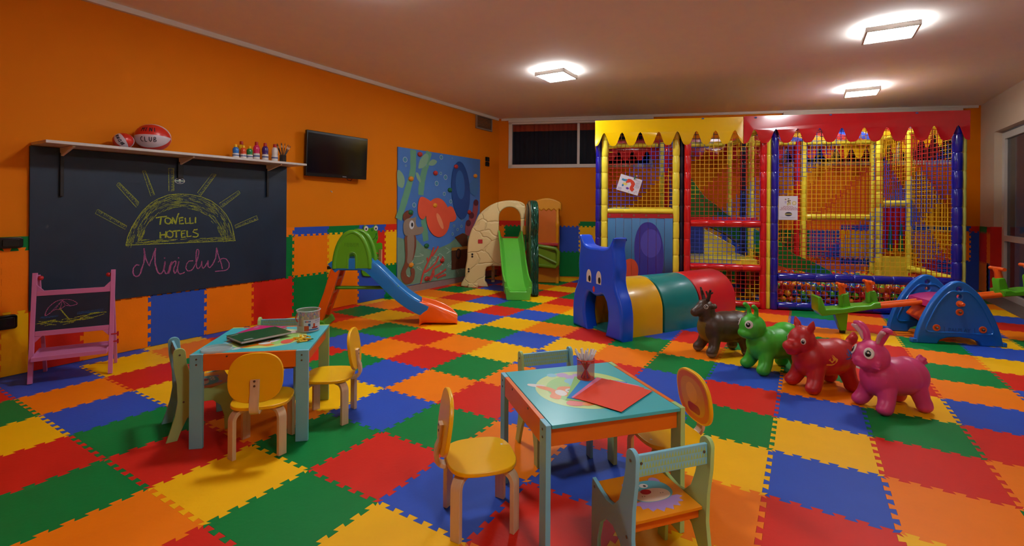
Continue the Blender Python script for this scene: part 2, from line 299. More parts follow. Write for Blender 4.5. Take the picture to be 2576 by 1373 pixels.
# ------------------------------------------------------------------ room shell
M_ORANGE = mat('orange_wall_paint', '#DC7A00', rough=.7, spec=.15, bump=.05, bscale=90, var=.03, nscale=2)
M_CREAM = mat('cream_wall_paint', '#CDB69C', rough=.55, bump=.04, bscale=90, var=.03)
M_CEIL = mat('ceiling_paint', '#EDE2DA', rough=.8, bump=.03, bscale=40, var=.03)
M_WHITE = mat('white_paint', '#D8D2C8', rough=.45)
M_ALU = mat('white_aluminium', '#CFC6BC', rough=.4)
M_SLAB = mat('floor_screed', '#8A8078', rough=.7)
YB = 11.16; Y0 = -1.6; WB = 8.402
mb = MB(); mb.box(((XL + XR) / 2, (Y0 + YB) / 2, -.06), (XR - XL + .6, YB - Y0 + .6, .09)); struct('floor', mb, M_SLAB)
mb = MB(); mb.box(((XL + XR) / 2, (Y0 + YB) / 2, CEIL + .05), (XR - XL + .6, YB - Y0 + .6, .1)); struct('ceiling', mb, M_CEIL)
mb = MB(); mb.box((XL - .06, (Y0 + 8.3) / 2, CEIL / 2), (.12, 8.3 - Y0, CEIL)); struct('wall_left', mb, M_ORANGE)
def wallbox(mb, M, x0, x1, z0, z1, t=.12, mi=0): mb.box(((x0 + x1) / 2, (z0 + z1) / 2, -t / 2), (x1 - x0, z1 - z0, t), mi, M)
mb = MB(); W1 = (.20, 3.02); W2 = (5.29, 8.11); ZW0, ZW1 = 2.15, 3.10
wallbox(mb, BWM, -.05, WB, 0, ZW0); wallbox(mb, BWM, -.05, WB, ZW1, CEIL)
for a, b in ((-.05, W1[0]), (W1[1], W2[0]), (W2[1], WB)): wallbox(mb, BWM, a, b, ZW0, ZW1)
struct('wall_back', mb, M_ORANGE)
YD = 10.47
mb = MB(); mb.box((XR + .12, (YD + YB + .3) / 2, CEIL / 2), (.24, YB + .3 - YD, CEIL)); mb.box((XR + .12, (YD + 5.5) / 2, (2.6 + CEIL) / 2), (.24, YD - 5.5, CEIL - 2.6)); mb.box((XR + .12, (5.5 + Y0) / 2, CEIL / 2), (.24, 5.5 - Y0, CEIL)); struct('wall_right', mb, M_CREAM)
mb = MB(); mb.box(((XL + XR) / 2, Y0 - .06, CEIL / 2), (XR - XL, .12, CEIL)); struct('wall_front', mb, M_ORANGE)
mb = MB(); mb.box(((XL + .02), (Y0 + 8.2) / 2, CEIL - .025), (.04, 8.2 - Y0 - .1, .05)); struct('trim_1', mb, M_WHITE)
mb = MB(); mb.box((WB / 2, CEIL - .0225, .015), (WB - .1, .045, .03), 0, BWM); struct('trim_2', mb, M_WHITE)
mb = MB(); mb.box((XL + .007, (5.36 + 8.16) / 2, .055), (.014, 8.16 - 5.36, .11)); struct('baseboard_left', mb, mat('mauve_tile_skirting', '#8E7B78', rough=.4, var=.12))
# windows: white frames, glass, drawn dark curtains with a brick-red top band
M_GLASS = mat('window_glass', '#20242C', rough=.35, spec=.15, alpha=.08)
M_CURT = mat('navy_curtain', '#191724', rough=.9, var=.2)
M_BAND = mat('brick_curtain_band', '#A8401E', rough=.9, var=.15)
def window(n, x0, x1, mull):
    w = struct(f'window_{n}', MB(), M_WHITE); fr = MB(); t = .07
    for a, b, c, d in ((x0, x1, ZW0, ZW0 + t), (x0, x1, ZW1 - t, ZW1), (x0, x0 + t, ZW0, ZW1), (x1 - t, x1, ZW0, ZW1)): fr.box(((a + b) / 2, (c + d) / 2, -.03), (b - a, d - c, .1), 0, BWM)
    for m in mull: fr.box((m, (ZW0 + ZW1) / 2, -.035), (.05, ZW1 - ZW0 - .1, .06), 0, BWM)
    mk('window_frame', fr, M_WHITE, w, bevel=.004)
    g = MB(); g.box(((x0 + x1) / 2, (ZW0 + ZW1) / 2, -.05), (x1 - x0 - .1, ZW1 - ZW0 - .1, .005), 0, BWM); mk('pane', g, M_GLASS, w)
    c = MB(); nf = int((x1 - x0) / .03); vs = []; fs = []; ms = []
    for i in range(nf + 1):
        x = x0 + .02 + (x1 - x0 - .04) * i / nf; d = -.095 + .014 * sin(i * 1.9) + .006 * sin(i * .7)
        for z in (ZW0 + .02, ZW1 - .2, ZW1 - .02): vs.append((x, z, d))
        if i: q = 3 * i; fs += [(q - 3, q, q + 1, q - 2), (q - 2, q + 1, q + 2, q - 1)]; ms += [0, 1]
    c.add(vs, fs, ms, BWM); mk('curtain', c, [M_CURT, M_BAND], w)
window(1, *W1, (1.60,)); window(2, *W2, (6.2, 7.15))
mb = MB(); wallbox(mb, BWM, W1[0], W2[1], ZW0, ZW1, .02, 0); 
for i, p in enumerate(mb.v): mb.v[i] = (p[0] - bn.x * .14, p[1] - bn.y * .14, p[2])
struct('trim_3', mb, M_CURT)
mb = MB(); mb.box((W1[0] + 1.41, ZW1 - .01, .03), (2.82, .05, .05), 0, BWM); mb.box(((W2[0] + W2[1]) / 2, ZW1 - .01, .03), (2.82, .05, .05), 0, BWM); struct('trim_4', mb, M_WHITE, bevel=.004)
# sliding glass door in the right-hand opening
dr = struct('door_1', MB(), M_ALU); mb = MB(); XD = XR + .12
for y in (YD - .05, YD - 1.75, YD - 3.4, 5.55): mb.box((XD, y, 1.28), (.06, .10, 2.56))
for z, h in ((.05, .1), (.93, .09), (2.52, .1)): mb.box((XD, (YD + 5.5) / 2, z), (.055, YD - 5.5, h))
mk('door_frame', mb, M_ALU, dr, bevel=.004)
mb = MB(); mb.box((XD + .01, (YD + 5.5) / 2, 1.28), (.006, YD - 5.6, 2.5)); mk('pane', mb, mat('smoked_glass', '#3A281C', rough=.08, spec=.7, alpha=.72), dr)
mb = MB(); mb.box((XR + .0, (YD + 5.4) / 2, -.006), (.42, YD - 5.4, .018)); struct('trim_5', mb, mat('stone_threshold', '#6E625A', rough=.5, var=.15))
mb = MB(); mb.box((XR + .6, 8, -.03), (.8, 7, .05)); struct('trim_6', mb, M_SLAB)
# ------------------------------------------------------------------ foam puzzle mat on the floor
FL = {}
def row(v, u0, s):
    for k, c in enumerate(s):
        if c != '.': FL[(u0 + k, v)] = c
row(-5, -10, 'RGYRGOROY'); row(-4, -11, 'BBOBGRYGYOB'); row(-3, -11, 'BYRYROGRBRY'); row(-2, -11, 'YOGYBYBGOBORY'); row(-1, -11, 'BRGRGBORBRYBOG')
row(0, -11, 'YOGBORGOGBGYRO'); row(1, -11, 'YROGROYBRBRBGR'); row(2, -11, 'RGYOYGBYOGBOYB'); row(3, -11, 'YORGBYORGOYGROB'); row(4, -11, 'GYOYRBGYBRGRYGR')
row(5, -11, 'OORBGOYGRBYGROY'); row(6, -11, 'RGYRYROBYBROYGB'); row(7, -11, 'ORBGRGBROYOBROYG'); row(8, -11, 'YBROYBRGYGRGOGBO'); row(9, -11, 'GYRGRYBOGBYORBOR'); row(10, -11, 'ROOYBOGRYOBGYRYB')
row(11, -11, 'BGRORYGBRYGORBGY'); row(12, -11, 'OBGYOBRGOBRYGOBO'); row(13, -11, 'YRBOGYOBGYORBGRG')
def half(poly, fn):
    out = []; n = len(poly)
    for i in range(n):
        a, b = poly[i], poly[(i + 1) % n]; fa, fb = fn(a), fn(b)
        if fa >= 0: out.append(a)
        if (fa >= 0) != (fb >= 0): t = fa / (fa - fb); out.append((a[0] + (b[0] - a[0]) * t, a[1] + (b[1] - a[1]) * t))
    return out
OX, OY = -.3091, 6.1224
mb = MB(); rr = random.Random(3)
for v in range(-15, 17):
    for u in range(-12, 7):
        c = FL.get((u, v)) or rr.choice('ROYGB')
        p = [(x + .5 * OX, y + .5 * OY) for x, y in tile_outline(u, v, .5)]
        p = clipbox(p, XL + .004, Y0 + .01, XR - .17, 12)
        if len(p) > 2: p = half(p, lambda q: (Vector((q[0], q[1], 0)) - BC).dot(bn) - .004)
        if len(p) > 2: mb.slab(p, .014, TI[c], Matrix.Translation((0, 0, -.014)))
tag(mk('puzzle_mat', mb, TILE, flat=True), 'interlocking foam puzzle mat in red, orange, yellow, green and blue covering the floor', 'mat')
# ------------------------------------------------------------------ foam tiles on the walls
def wallmat(label, M, cells, x_clip, group=None):
    mb = MB()
    for x, row_, c, *cl in cells:
        if row_ == 2: p = clipbox([(px, pz) for px, pz in tile_outline(x / .5, 0, .5)], -99, -99, 99, 99); p = [(a, max(-.013, min(.1, b)) if b < .2 else .1) for a, b in p]; p = [(a, b + .99) for a, b in p]
        else: p = [(a, b - .01 + .5 * row_) for a, b in tile_outline(x / .5, 0, .5)]
        x0, x1 = cl if cl else (-99, 99)
        p = clipbox(p, max(x0, x_clip[0]), .004, min(x1, x_clip[1]), 1.092)
        if len(p) > 2: mb.slab(p, .012, TI[c], M)
    return tag(mk('wall_mat', mb, TILE, flat=True), label, 'mat', group)
wallmat('foam tiles left of the blackboard, yellow under orange with a green rim', LWM, [(.12, 0, 'R'), (.62, 0, 'O'), (1.12, 0, 'Y'), (.12, 1, 'B'), (.62, 1, 'O'), (1.12, 1, 'O'), (.12, 2, 'O'), (.62, 2, 'G'), (1.12, 2, 'G')], (.1, 1.285))
wallmat('low band of foam tiles under the blackboard, red, orange, blue, orange, red', LWM, [(1.12, 0, 'R'), (1.62, 0, 'O'), (2.12, 0, 'B'), (2.62, 0, 'O'), (3.12, 0, 'R')], (1.29, 3.63))
wallmat('foam tiles between blackboard and sea mural behind the blue slide', LWM, [(3.62, 0, 'G'), (4.12, 0, 'O'), (4.62, 0, 'B'), (5.12, 0, 'G'), (3.12, 1, 'G', 3.525, 3.64), (3.62, 1, 'O'), (4.12, 1, 'Y'), (4.62, 1, 'R'), (5.12, 1, 'Y'), (3.12, 2, 'O', 3.525, 3.64), (3.62, 2, 'B'), (4.12, 2, 'G'), (4.62, 2, 'B'), (5.12, 2, 'R')], (3.525, 5.352))
wallmat('foam tiles in the far left corner behind the climbing rock', BWM, [(-.37, 0, 'R'), (.13, 0, 'R'), (.63, 0, 'O'), (-.37, 1, 'O'), (.13, 1, 'G'), (.63, 1, 'R'), (-.37, 2, 'R'), (.13, 2, 'R'), (.63, 2, 'B')], (.014, 1.128))
wallmat('foam tiles on the back wall left of the net house, blue and yellow over green', BWM, [(1.13, 0, 'G'), (1.63, 0, 'G'), (2.13, 0, 'B'), (1.13, 1, 'B'), (1.63, 1, 'Y'), (2.13, 1, 'R'), (1.63, 2, 'G'), (2.13, 2, 'O')], (1.13, 2.63))
cells = []
for k, (a, b, c) in enumerate([('R', 'O', 'B'), ('B', 'G', 'O'), ('O', 'Y', 'R'), ('G', 'B', 'G'), ('R', 'O', 'Y'), ('O', 'G', 'O'), ('O', 'B', 'O'), ('B', 'Y', 'B'), ('O', 'O', 'R'), ('R', 'O', 'B'), ('B', 'O', 'B'), ('B', 'B', 'R')]):
    cells += [(2.75 + .5 * k, 0, a), (2.75 + .5 * k, 1, b), (2.75 + .5 * k, 2, c)]
wallmat('long run of foam tiles along the back wall behind the netted play house', BWM, cells, (2.75, WB - .02))
wallmat('foam tiles in the right corner beside the glass door', RWM, [(-YB + 0, 0, 'O'), (-YB + .4, 0, 'B', -YB + .4, 99), (-YB, 1, 'R', -99, -YB + .4), (-YB + .4, 1, 'O', -YB + .4, 99), (-YB, 2, 'G', -99, -YB + .4), (-YB + .4, 2, 'R', -YB + .4, 99)], (-YB + .02, -YD - .0))
mb = MB(); mb.box((XR + .035, YD - .006, .55), (.15, .012, 1.1)); tag(mk('wall_mat', mb, TILE[0]), 'red foam sheet covering the lower jamb of the glass door', 'mat')
# ------------------------------------------------------------------ ceiling lamps
M_LFR = mat('lamp_frame_white', '#B9AFA6', rough=.4)
M_EMIT = mat('lamp_diffuser', '#FFFFFF', rough=.5, var=0, emit=LAMP_COLOR, estr=LAMP_POWER)
def make_lamp():
    t = thing('ceiling_lamp', 'square ceiling lamp', 'ceiling lamp')
    fr = MB(); w = .42
    for s_ in (-1, 1): fr.box((s_ * (w / 2 - .008), 0, -.065), (.016, w, .05)); fr.box((0, s_ * (w / 2 - .008), -.065), (w - .032, .016, .05))
    for a, b in ((-1, -1), (1, 1), (-1, 1), (1, -1)): fr.box((a * .15, b * .15, -.02), (.02, .02, .04))
    mk('frame', fr, M_LFR, t, bevel=.003)
    d = MB(); d.box((0, 0, -.05), (.375, .375, .07)); mk('diffuser', d, M_EMIT, t, bevel=.006)
    return t
lp = make_lamp(); LL = ['glowing square ceiling lamp nearest the left orange wall and its window', 'glowing square ceiling lamp at the top right, the largest in view', 'glowing square ceiling lamp at the back right above the net house', 'square ceiling lamp overhead near the blackboard, out of the frame', 'square ceiling lamp overhead near the right-hand table, out of the frame', 'square ceiling lamp behind the camera on the left, out of the frame', 'square ceiling lamp overhead on the right above the animals, out of the frame']
for k, (x, y) in enumerate(LAMPS):
    if k == 0: lp.location = (x, y, CEIL); lp['label'] = LL[0]; lp['group'] = 'square ceiling lamps'
    else: dup(lp, (x, y, CEIL), 0, LL[k], 'square ceiling lamps')
# ------------------------------------------------------------------ blackboard and its chalk drawing
M_BOARD = mat('blackboard', '#10263C', rough=.42, bump=.04, bscale=30, var=.35, nscale=3)
M_CHY = chalk('yellow_chalk', '#B6C23C'); M_CHP = chalk('pink_chalk', '#C46AA0')
bd = thing('blackboard', 'large blackboard on the orange wall with a chalk sun and lettering', 'blackboard', (XL + .0015, 1.285, .492))
BDM = LWM.copy(); BDM.translation = (0, -1.285, -.492)          # wall coordinates seen from the board's own base
mb = MB(); mb.box(((1.285 + 3.52) / 2, (.492 + 1.815) / 2, .011), (2.235, 1.323, .022), 0, BDM); mk('panel', mb, M_BOARD, bd, bevel=.002)
rc = random.Random(5); random.seed(5)
mb = MB(); Z = .0225
def thick(s, w=.012, mi=0):
    for k in range(2): mb.ribbon([(x + rc.uniform(-.003, .003), y + rc.uniform(-.003, .003)) for x, y in s], w * rc.uniform(.7, 1.1), Z + k * .0002, mi, BDM)
for s in CH_TEXT: thick(s)
mk('chalk_lettering', mb, M_CHY, bd, flat=True)
mb = MB()
for s in CH_MINI: thick(cr(s, 4, False) if len(s) > 2 else s, .009)
o = mk('chalk_lettering', mb, M_CHP, bd, flat=True); tag(o, 'pink cursive chalk lettering')
mb = MB()
mb.ribbon(SUN_O + [], .007, Z, 0, BDM); mb.ribbon(SUNBASE, .007, Z, 0, BDM)
def along(P, t):
    f = t * (len(P) - 1); i = min(int(f), len(P) - 2); f -= i; return Vector(P[i]).lerp(Vector(P[i + 1]), f)
for k in range(340):
    t = rc.random(); a, b = along(SUN_O, t), along(SUN_I, min(1, max(0, t + rc.uniform(-.03, .03)))); f = rc.random() ** 1.3; p = a.lerp(b, f)
    d = (along(SUN_O, min(1, t + .02)) - along(SUN_O, max(0, t - .02))).normalized(); L = rc.uniform(.012, .04); mb.ribbon([p - d * L, p + d * L], .0034, Z + .0002, 0, BDM)
for k in range(60):
    p = Vector(SUNBASE[0]).lerp(Vector(SUNBASE[1]), rc.uniform(.1, .95)) + Vector((0, rc.uniform(.0, .04))); mb.ribbon([p - Vector((.03, 0)), p + Vector((.03, rc.uniform(0, .01)))], .004, Z + .0002, 0, BDM)
for q in RAYS:
    a, b, c, d = (Vector(p) for p in q); mb.ribbon([a, b, c, d, a], .005, Z, 0, BDM)
    for k in range(24):
        t = k / 23; e, f = b.lerp(c, t), a.lerp(d, t); m = e.lerp(f, .5); mb.ribbon([e, m + Vector((rc.uniform(-.006, .006), rc.uniform(-.01, .01)))], .0034, Z + .0002, 0, BDM)
mk('chalk_sun', mb, M_CHY, bd, flat=True)
st = MB(); st.face(ell(2.366, 1.589, .046, .028), .0232, 0, BDM); st.face(ell(2.366, 1.589, .0425, .0255), .0235, 1, BDM); st.face(rrect(2.366, 1.589, .082, .011, .002), .0238, 2, BDM); st.face(ell(2.366, 1.6, .011, .006), .0239, 0, BDM); st.face(rrect(2.366, 1.576, .02, .004, .001), .0239, 0, BDM)
mk('oval_sticker', st, [M_WHITE, mat('sticker_blue', '#12304A', rough=.4), mat('sticker_pale', '#9DB49A', rough=.4)], bd, flat=True)
# ------------------------------------------------------------------ shelf with brackets
M_SHELF = mat('grey_shelf_laminate', '#C9C2BC', rough=.45, var=.12, nscale=25)
sh = thing('wall_shelf', 'long pale shelf on brackets above the blackboard', 'shelf', (XL, 1.30, 1.82))
mb = MB(); mb.box((.17, 1.13, .0125), (.34, 2.27, .025)); mk('shelf_board', mb, M_SHELF, sh, bevel=.005)
M_BLACK = mat('black_metal', '#0E0E10', rough=.4)
for y, z0, kind in ((1.475, 1.43, 0), (2.365, 1.63, 1), (3.27, 1.47, 2)):
    mb = MB(); yy = y - 1.30
    mb.slab([(.02, -.001), (.30, -.001), (.30, -.012), (.03, -.075)], .018, 0, basis((1, 0, 0), (0, 0, 1), (0, -1, 0), (0, yy + .009, 0)))
    b = mk('bracket', mb, M_WHITE, sh, bevel=.002)
    mb = MB(); mb.box((.037, yy, (z0 - 1.82) / 2 - .03), (.02, .024 if kind != 1 else .05, 1.82 - z0 - .03)); mk('bracket_rail', mb, M_BLACK, b, bevel=.003)
SZ = 1.8455                                                       # top of the shelf
# beach balls with hand lettering
M_BR = mat('beach_ball_red', '#C8281A', rough=.35, bump=.05, bscale=20); M_BW = mat('beach_ball_white', '#C9BEC8', rough=.35, bump=.05, bscale=20); M_INK = mat('marker_ink', '#1C1626', rough=.6)
def sph(r, lon, lat): return Vector((r * cos(lat) * cos(lon), r * cos(lat) * sin(lon), r * sin(lat)))
def ball_text(mb, r, strokes, M, w, mi):
    for s in strokes:
        P = [sph(r * 1.006, x, y) for x, y in s]; vs = []
        for i, p in enumerate(P):
            t = (P[min(i + 1, len(P) - 1)] - P[max(i - 1, 0)]).normalized(); q = t.cross(p.normalized()) * w; vs += [p + q, p - q]
        mb.add(vs, [(2 * i, 2 * i + 1, 2 * i + 3, 2 * i + 2) for i in range(len(P) - 1)], mi, M)
def glyph(ch):
    G = dict(M=[[(0, 0), (0, 1), (.4, .4), (.8, 1), (.8, 0)]], I=[[(.2, 0), (.2, 1)]], N=[[(0, 0), (0, 1), (.7, 0), (.7, 1)]], C=[[(.7, .9), (.35, 1), (.05, .7), (0, .4), (.2, .05), (.7, .05)]], L=[[(0, 1), (0, 0), (.6, 0)]], U=[[(0, 1), (.02, .3), (.3, 0), (.6, .3), (.65, 1)]],
             B=[[(0, 0), (0, 1), (.4, 1), (.5, .75), (.1, .5)], [(.1, .5), (.6, .4), (.6, .1), (0, 0)]], K=[[(0, 0), (0, 1)], [(.6, 1), (0, .5), (.6, 0)]], R=[[(0, 0), (0, 1), (.5, .9), (.5, .6), (0, .5), (.6, 0)]], A=[[(0, 0), (.35, 1), (.7, 0)], [(.15, .4), (.55, .4)]], D=[[(0, 0), (0, 1), (.5, .8), (.55, .3), (0, 0)]])
    return G.get(ch, [])
def word(s, x0, y0, w, h, horiz=True):
    out = []
    for k, ch in enumerate(s):
        for g in glyph(ch):
            P = []
            for i in range(len(g) - 1):
                for q in range(4): P.append((g[i][0] + (g[i + 1][0] - g[i][0]) * q / 4, g[i][1] + (g[i + 1][1] - g[i][1]) * q / 4))
            P.append(g[-1]); out.append([(x0 + (k + a * .8) * w, y0 + b * h) for a, b in P])
    return out
def beach_ball(label, y, r, n, tilt, words):
    t = thing('beach_ball', label, 'ball', (XL + .17, y, SZ + r), 0, 'beach balls on the shelf'); t.scale = (1.13, 1.13, 1)
    mb = MB(); seg, rings = 36, 24; o = MB(); o.ball((0, 0, 0), r, seg, rings)
    mi = []
    for f in o.f:
        c = sum((Vector(o.v[i]) for i in f), Vector()) / len(f); lon = math.atan2(c.y, c.x) % (2 * pi); mi.append(int(lon / (2 * pi / n) + .5) % 2)
    mb.add(o.v, o.f, mi, tilt); mk('ball_skin', mb, [M_BW, M_BR], t)
    mb = MB()
    for s, M in words: ball_text(mb, r, s, M, .0028, 0)
    mk('lettering', mb, M_INK, t, flat=True)
# big ball: seams run sideways so the white panel faces the room below the red one
TB = RZ(-38) @ RX(90) @ RZ(112)
FB = RZ(-38)
beach_ball('large red and white beach ball on the shelf lettered MINI CLUB', 2.075, .124, 6, RZ(-38) @ RX(90) @ RZ(-24), [(word('CLUB', -.42, -.42, .25, .34), FB), (word('MINI', -.42, .33, .25, .36), FB)])
beach_ball('small red and white beach ball on the shelf left of the large one', 1.85, .068, 6, RZ(-42) @ RX(28), [(word('MINICLUB', -.75, -.16, .19, .32), RZ(-42) @ RX(-62)), ])
# paint bottles
M_LAB = mat('bottle_label', '#D9D3CC', rough=.5); M_LTX = mat('label_print', '#4A5A8A', rough=.5)
def paint_bottle(label, y, x, h, hexc, cap, name):
    t = thing('paint_bottle', label, 'bottle', (XL + x, y, SZ), 0, 'poster paint bottles on the shelf'); r = h * (.165 if h > .16 else .21)
    mb = MB(); mb.lathe([(r * .9, 0), (r, .006), (r, h * .36), (r * .9, h * .42), (r * 1.0, h * .5), (r, h * .66), (r * .8, h * .76), (r * .5, h * .82)], 18); mk('body', mb, mat('paint_' + name, hexc, rough=.3, coat=.4), t)
    mb = MB(); mb.lathe([(r * .52, h * .8), (r * .55, h * .82), (r * .5, h * .99), (r * .42, h)], 14); mk('cap', mb, mat('cap_' + cap, dict(y='#E8B010', r='#B02018')[cap], rough=.4), t)
    mb = MB(); mb.lathe([(r * 1.012, h * .06), (r * 1.014, h * .36)], 18); mb.f = mb.f[:18]; mb.m = mb.m[:18]; mb.lathe([(r * 1.02, h * .18), (r * 1.02, h * .26)], 18, 1); mb.f = mb.f[:36]; mb.m = mb.m[:36]
    mk('label_band', mb, [M_LAB, M_LTX], t)
for a in (('small blue paint bottle with a yellow cap, leftmost on the shelf', 2.816, .20, .145, '#1E6FC0', 'y', 'blue'), ('orange-red paint bottle with a yellow cap', 2.896, .20, .145, '#D2481C', 'y', 'orange'), ('green paint bottle with a yellow cap in front of the yellow one', 2.965, .20, .145, '#0E7A3C', 'y', 'green'),
          ('yellow paint bottle with a red cap behind the green one', 2.932, .10, .2, '#D8B010', 'r', 'yellow'), ('tall pink paint bottle with a red cap', 3.04, .20, .2, '#CC1E5A', 'r', 'pink'), ('tall purple paint bottle with a red cap', 3.139, .20, .2, '#3C1E6E', 'r', 'purple'), ('tall white paint bottle with a red cap beside the brush jar', 3.252, .20, .2, '#D6CFC6', 'r', 'white')): paint_bottle(*a)
M_JAR = mat('dark_glass_jar', '#3A3634', rough=.12, spec=.7, alpha=.6)
t = tag(mk('brush_jar', MB().lathe([(.0, .002), (.034, .002), (.036, .01), (.036, .085), (.034, .085), (.034, .012), (0, .012)], 18), M_JAR), 'small dark jar of paintbrushes at the right end of the shelf', 'jar'); t.location = (XL + .2, 3.352, SZ)
M_BH = mat('brush_handle', '#1E1410', rough=.4); M_FER = mat('brush_ferrule', '#B8A898', rough=.3, metal=.8); M_HAIR = mat('brush_hair', '#6A4A30', rough=.8)
rb = random.Random(4)
def brush(dx, dy, L, first=[None], k=[0]):
    d = Vector((dx, dy, 1)).normalized(); q = Vector((0, 0, 1)).rotation_difference(d).to_euler()
    base = Vector((XL + .2, 3.352, SZ + .0135)) - Vector((dx, dy, 0)) * .02
    if not first[0]:
        t = thing('paintbrush', 'thin paintbrush standing in the dark jar on the shelf', 'paintbrush', base, rot=q, group='paintbrushes in the jar')
        mk('handle', MB().tube([(0, 0, 0), (0, 0, .08), (0, 0, .16)], [.002, .0045, .004], 8), M_BH, t); mk('ferrule', MB().tube([(0, 0, .16), (0, 0, .185)], .0042, 8), M_FER, t); mk('bristles', MB().tube([(0, 0, .185), (0, 0, .2), (0, 0, .215)], [.004, .0045, .001], 8), M_HAIR, t)
        first[0] = t
    else: t = dup(first[0], base, rot=q)
    return t
for dx, dy in ((.05, -.42), (.02, -.5), (-.1, -.34), (.1, -.2), (-.05, -.05), (.08, .08), (-.1, .2), (.05, .33), (0, .46), (.06, .55)): brush(dx, dy, .2)
# ------------------------------------------------------------------ television
tv = thing('wall_television', 'black flat television on the orange wall right of the shelf', 'television', (XL, 4.19, 1.715))
TVM = T(.10, 0, .29) @ RZ(-2) @ basis((0, 1, 0), (0, 0, 1), (1, 0, 0)) @ RX(2.5)
M_TVB = mat('television_plastic', '#0A0A0B', rough=.25)
mk('casing', MB().plate([rrect(0, 0, .93, .565, .008)], .04, .006, 0, TVM), M_TVB, tv)
mk('screen', MB().box((0, .006, .0215), (.895, .49, .002), 0, TVM), mat('television_screen', '#060607', rough=.12, spec=.5), tv)
mk('wall_bracket', MB().box((.045, 0, .29), (.09, .2, .2)), M_BLACK, tv)
mk('maker_badge', MB().box((.10, -.264, .0208), (.06, .008, .0015), 0, TVM), mat('silver_print', '#8A8A8A', rough=.3), tv)
mk('cable', MB().tube([(.06, .17, .04), (.05, .2, -.01), (.05, .25, -.02), (.06, .29, .03)], .004, 6), M_BLACK, tv)
# ------------------------------------------------------------------ undersea mural panel
P = lambda n, h, **k: mat('mural_' + n, h, rough=.5, **k)
mu = thing('mural_panel', 'blue undersea mural panel with climbing grips on the left wall', 'mural', (XL + .0015, 5.36, .115))
MUM = LWM.copy(); MUM.translation = (0, -5.36, -.115)
mb = MB(); mb.box((6.445, 1.19, .01), (2.17, 2.15, .02), 0, MUM); mk('panel', mb, P('water', '#4478C2', var=.25, nscale=1.3), mu, bevel=.002)
mb = MB(); cols = []; Z0 = [.0206]
def dec(pts, m, M=MUM):
    if m not in cols: cols.append(m)
    Z0[0] += .00012; mb.face(pts, Z0[0], cols.index(m), M)
def decr(pts, w, m):
    if m not in cols: cols.append(m)
    Z0[0] += .00012; mb.ribbon(pts, w, Z0[0], cols.index(m), MUM, .1)
DK = P('outline', '#1A1E2A'); OR = P('fish_orange', '#E0563A'); BL = P('fish_blue', '#1C4A8E'); WHT = P('white', '#C9CCD0'); SGR = P('seafloor', '#6F957E', var=.15); WD = P('weed', '#5F9A7C'); LF = P('leaf', '#7FA88A')
for s in MU_WEED: decr(cr(s, 4, False), .13, WD)
for s in MU_LEAF: dec(cr(s, 4), LF)
dec(MU['floor'], SGR)
rm = random.Random(8); WL = P('caustic', '#A9C4B2')
for k in range(26):
    y = rm.uniform(5.45, 7.1); z = rm.uniform(.2, .62); decr(cr([(y + rm.uniform(-.12, .12), z + rm.uniform(-.07, .07)) for _ in range(4)], 4, False), .009, WL)
for y, z, r in MU_BUB:
    dec(ell(y, z, r * 1.25, r * 1.1, 20), WHT); dec(ell(y, z, r * 1.05, r * .93, 20), P('bubble', '#3E86A6'))
for s in MU_TUBES: decr(cr(s, 4, False), .16, P('tube_coral', '#A05058'))
for s in MU_TUBES: dec(ell(s[0][0], s[0][1], .08, .06, 18), P('tube_mouth', '#5E2A38'))
for s in MU_CORAL: decr(cr(s, 4, False), .035, P('coral', '#C8483E'))
for s in MU_CHEST: dec(s, P('chest', '#5A3420'))
decr([(q[0], q[1]) for q in MU_CHEST[0][:2]], .05, P('chest_gold', '#B88A3A'))
c = MU_CHEST[0]; dec(ell((c[0][0] + c[2][0]) / 2 - .04, .52, .075, .095, 20), DK); dec(ell((c[0][0] + c[2][0]) / 2 - .04, .52, .05, .07, 20), P('chest2', '#5A3420'))
# plain fish: one orange, one blue
f1 = MU['fish1']; cy = sum(p[0] for p in f1) / len(f1); cz = sum(p[1] for p in f1) / len(f1)
dec(cr(MU['tail1'], 4), OR); dec(ell(cy - .06, cz + .1, .30, .34, 36, rot=.5), OR); dec(ell(cy - .02, cz + .04, .16, .05, 20, rot=-1.0), P('fish_pale', '#EE8E62')); dec(cr(MU['fin1b'], 4), OR)
f2 = MU['fish2']; cy = sum(p[0] for p in f2) / len(f2); cz = sum(p[1] for p in f2) / len(f2)
dec(cr(MU['tail2'], 4), P('tail_blue', '#3E78B4')); dec(ell(cy, cz, .27, .52, 36, rot=.12), BL); dec(ell(cy - .02, cz + .1, .13, .26, 24, rot=.12), P('fish_blue_light', '#2E66AC'))
# seahorse
dec(cr(MU['sh_crest'], 4), P('crest', '#6E3A2A')); dec(cr(MU['sh_body'], 4), P('seahorse_dark', '#7A4634')); 
q = [((a - 5.66) * .62 + 5.655, b) for a, b in MU['sh_body'][:4] + MU['sh_body'][-5:]]; dec(cr(q, 4), P('seahorse', '#8C7B6C')); dec(cr(MU['sh_head'], 4), P('seahorse', '#8C7B6C'))
hc = MU['sh_head']; dec(ell(hc[0][0] + .18, hc[0][1] - .03, .055, .07, 18), WHT); dec(ell(hc[0][0] + .19, hc[0][1] - .03, .025, .035, 14), DK)
mk('painting', mb, cols, mu, flat=True)
for y, z, c in MU_HOLD:
    h = MB(); h.ball((y, z, .03), (.055, .04, .028), 14, 8, 0, MUM); h.ball((y + .015, z - .01, .052), .008, 8, 6, 1, MUM)
    mk('climbing_grip', h, [mat('grip_' + c, dict(R='#B02A20', O='#D88A10', G='#136A3C')[c], rough=.5), M_FER], mu)
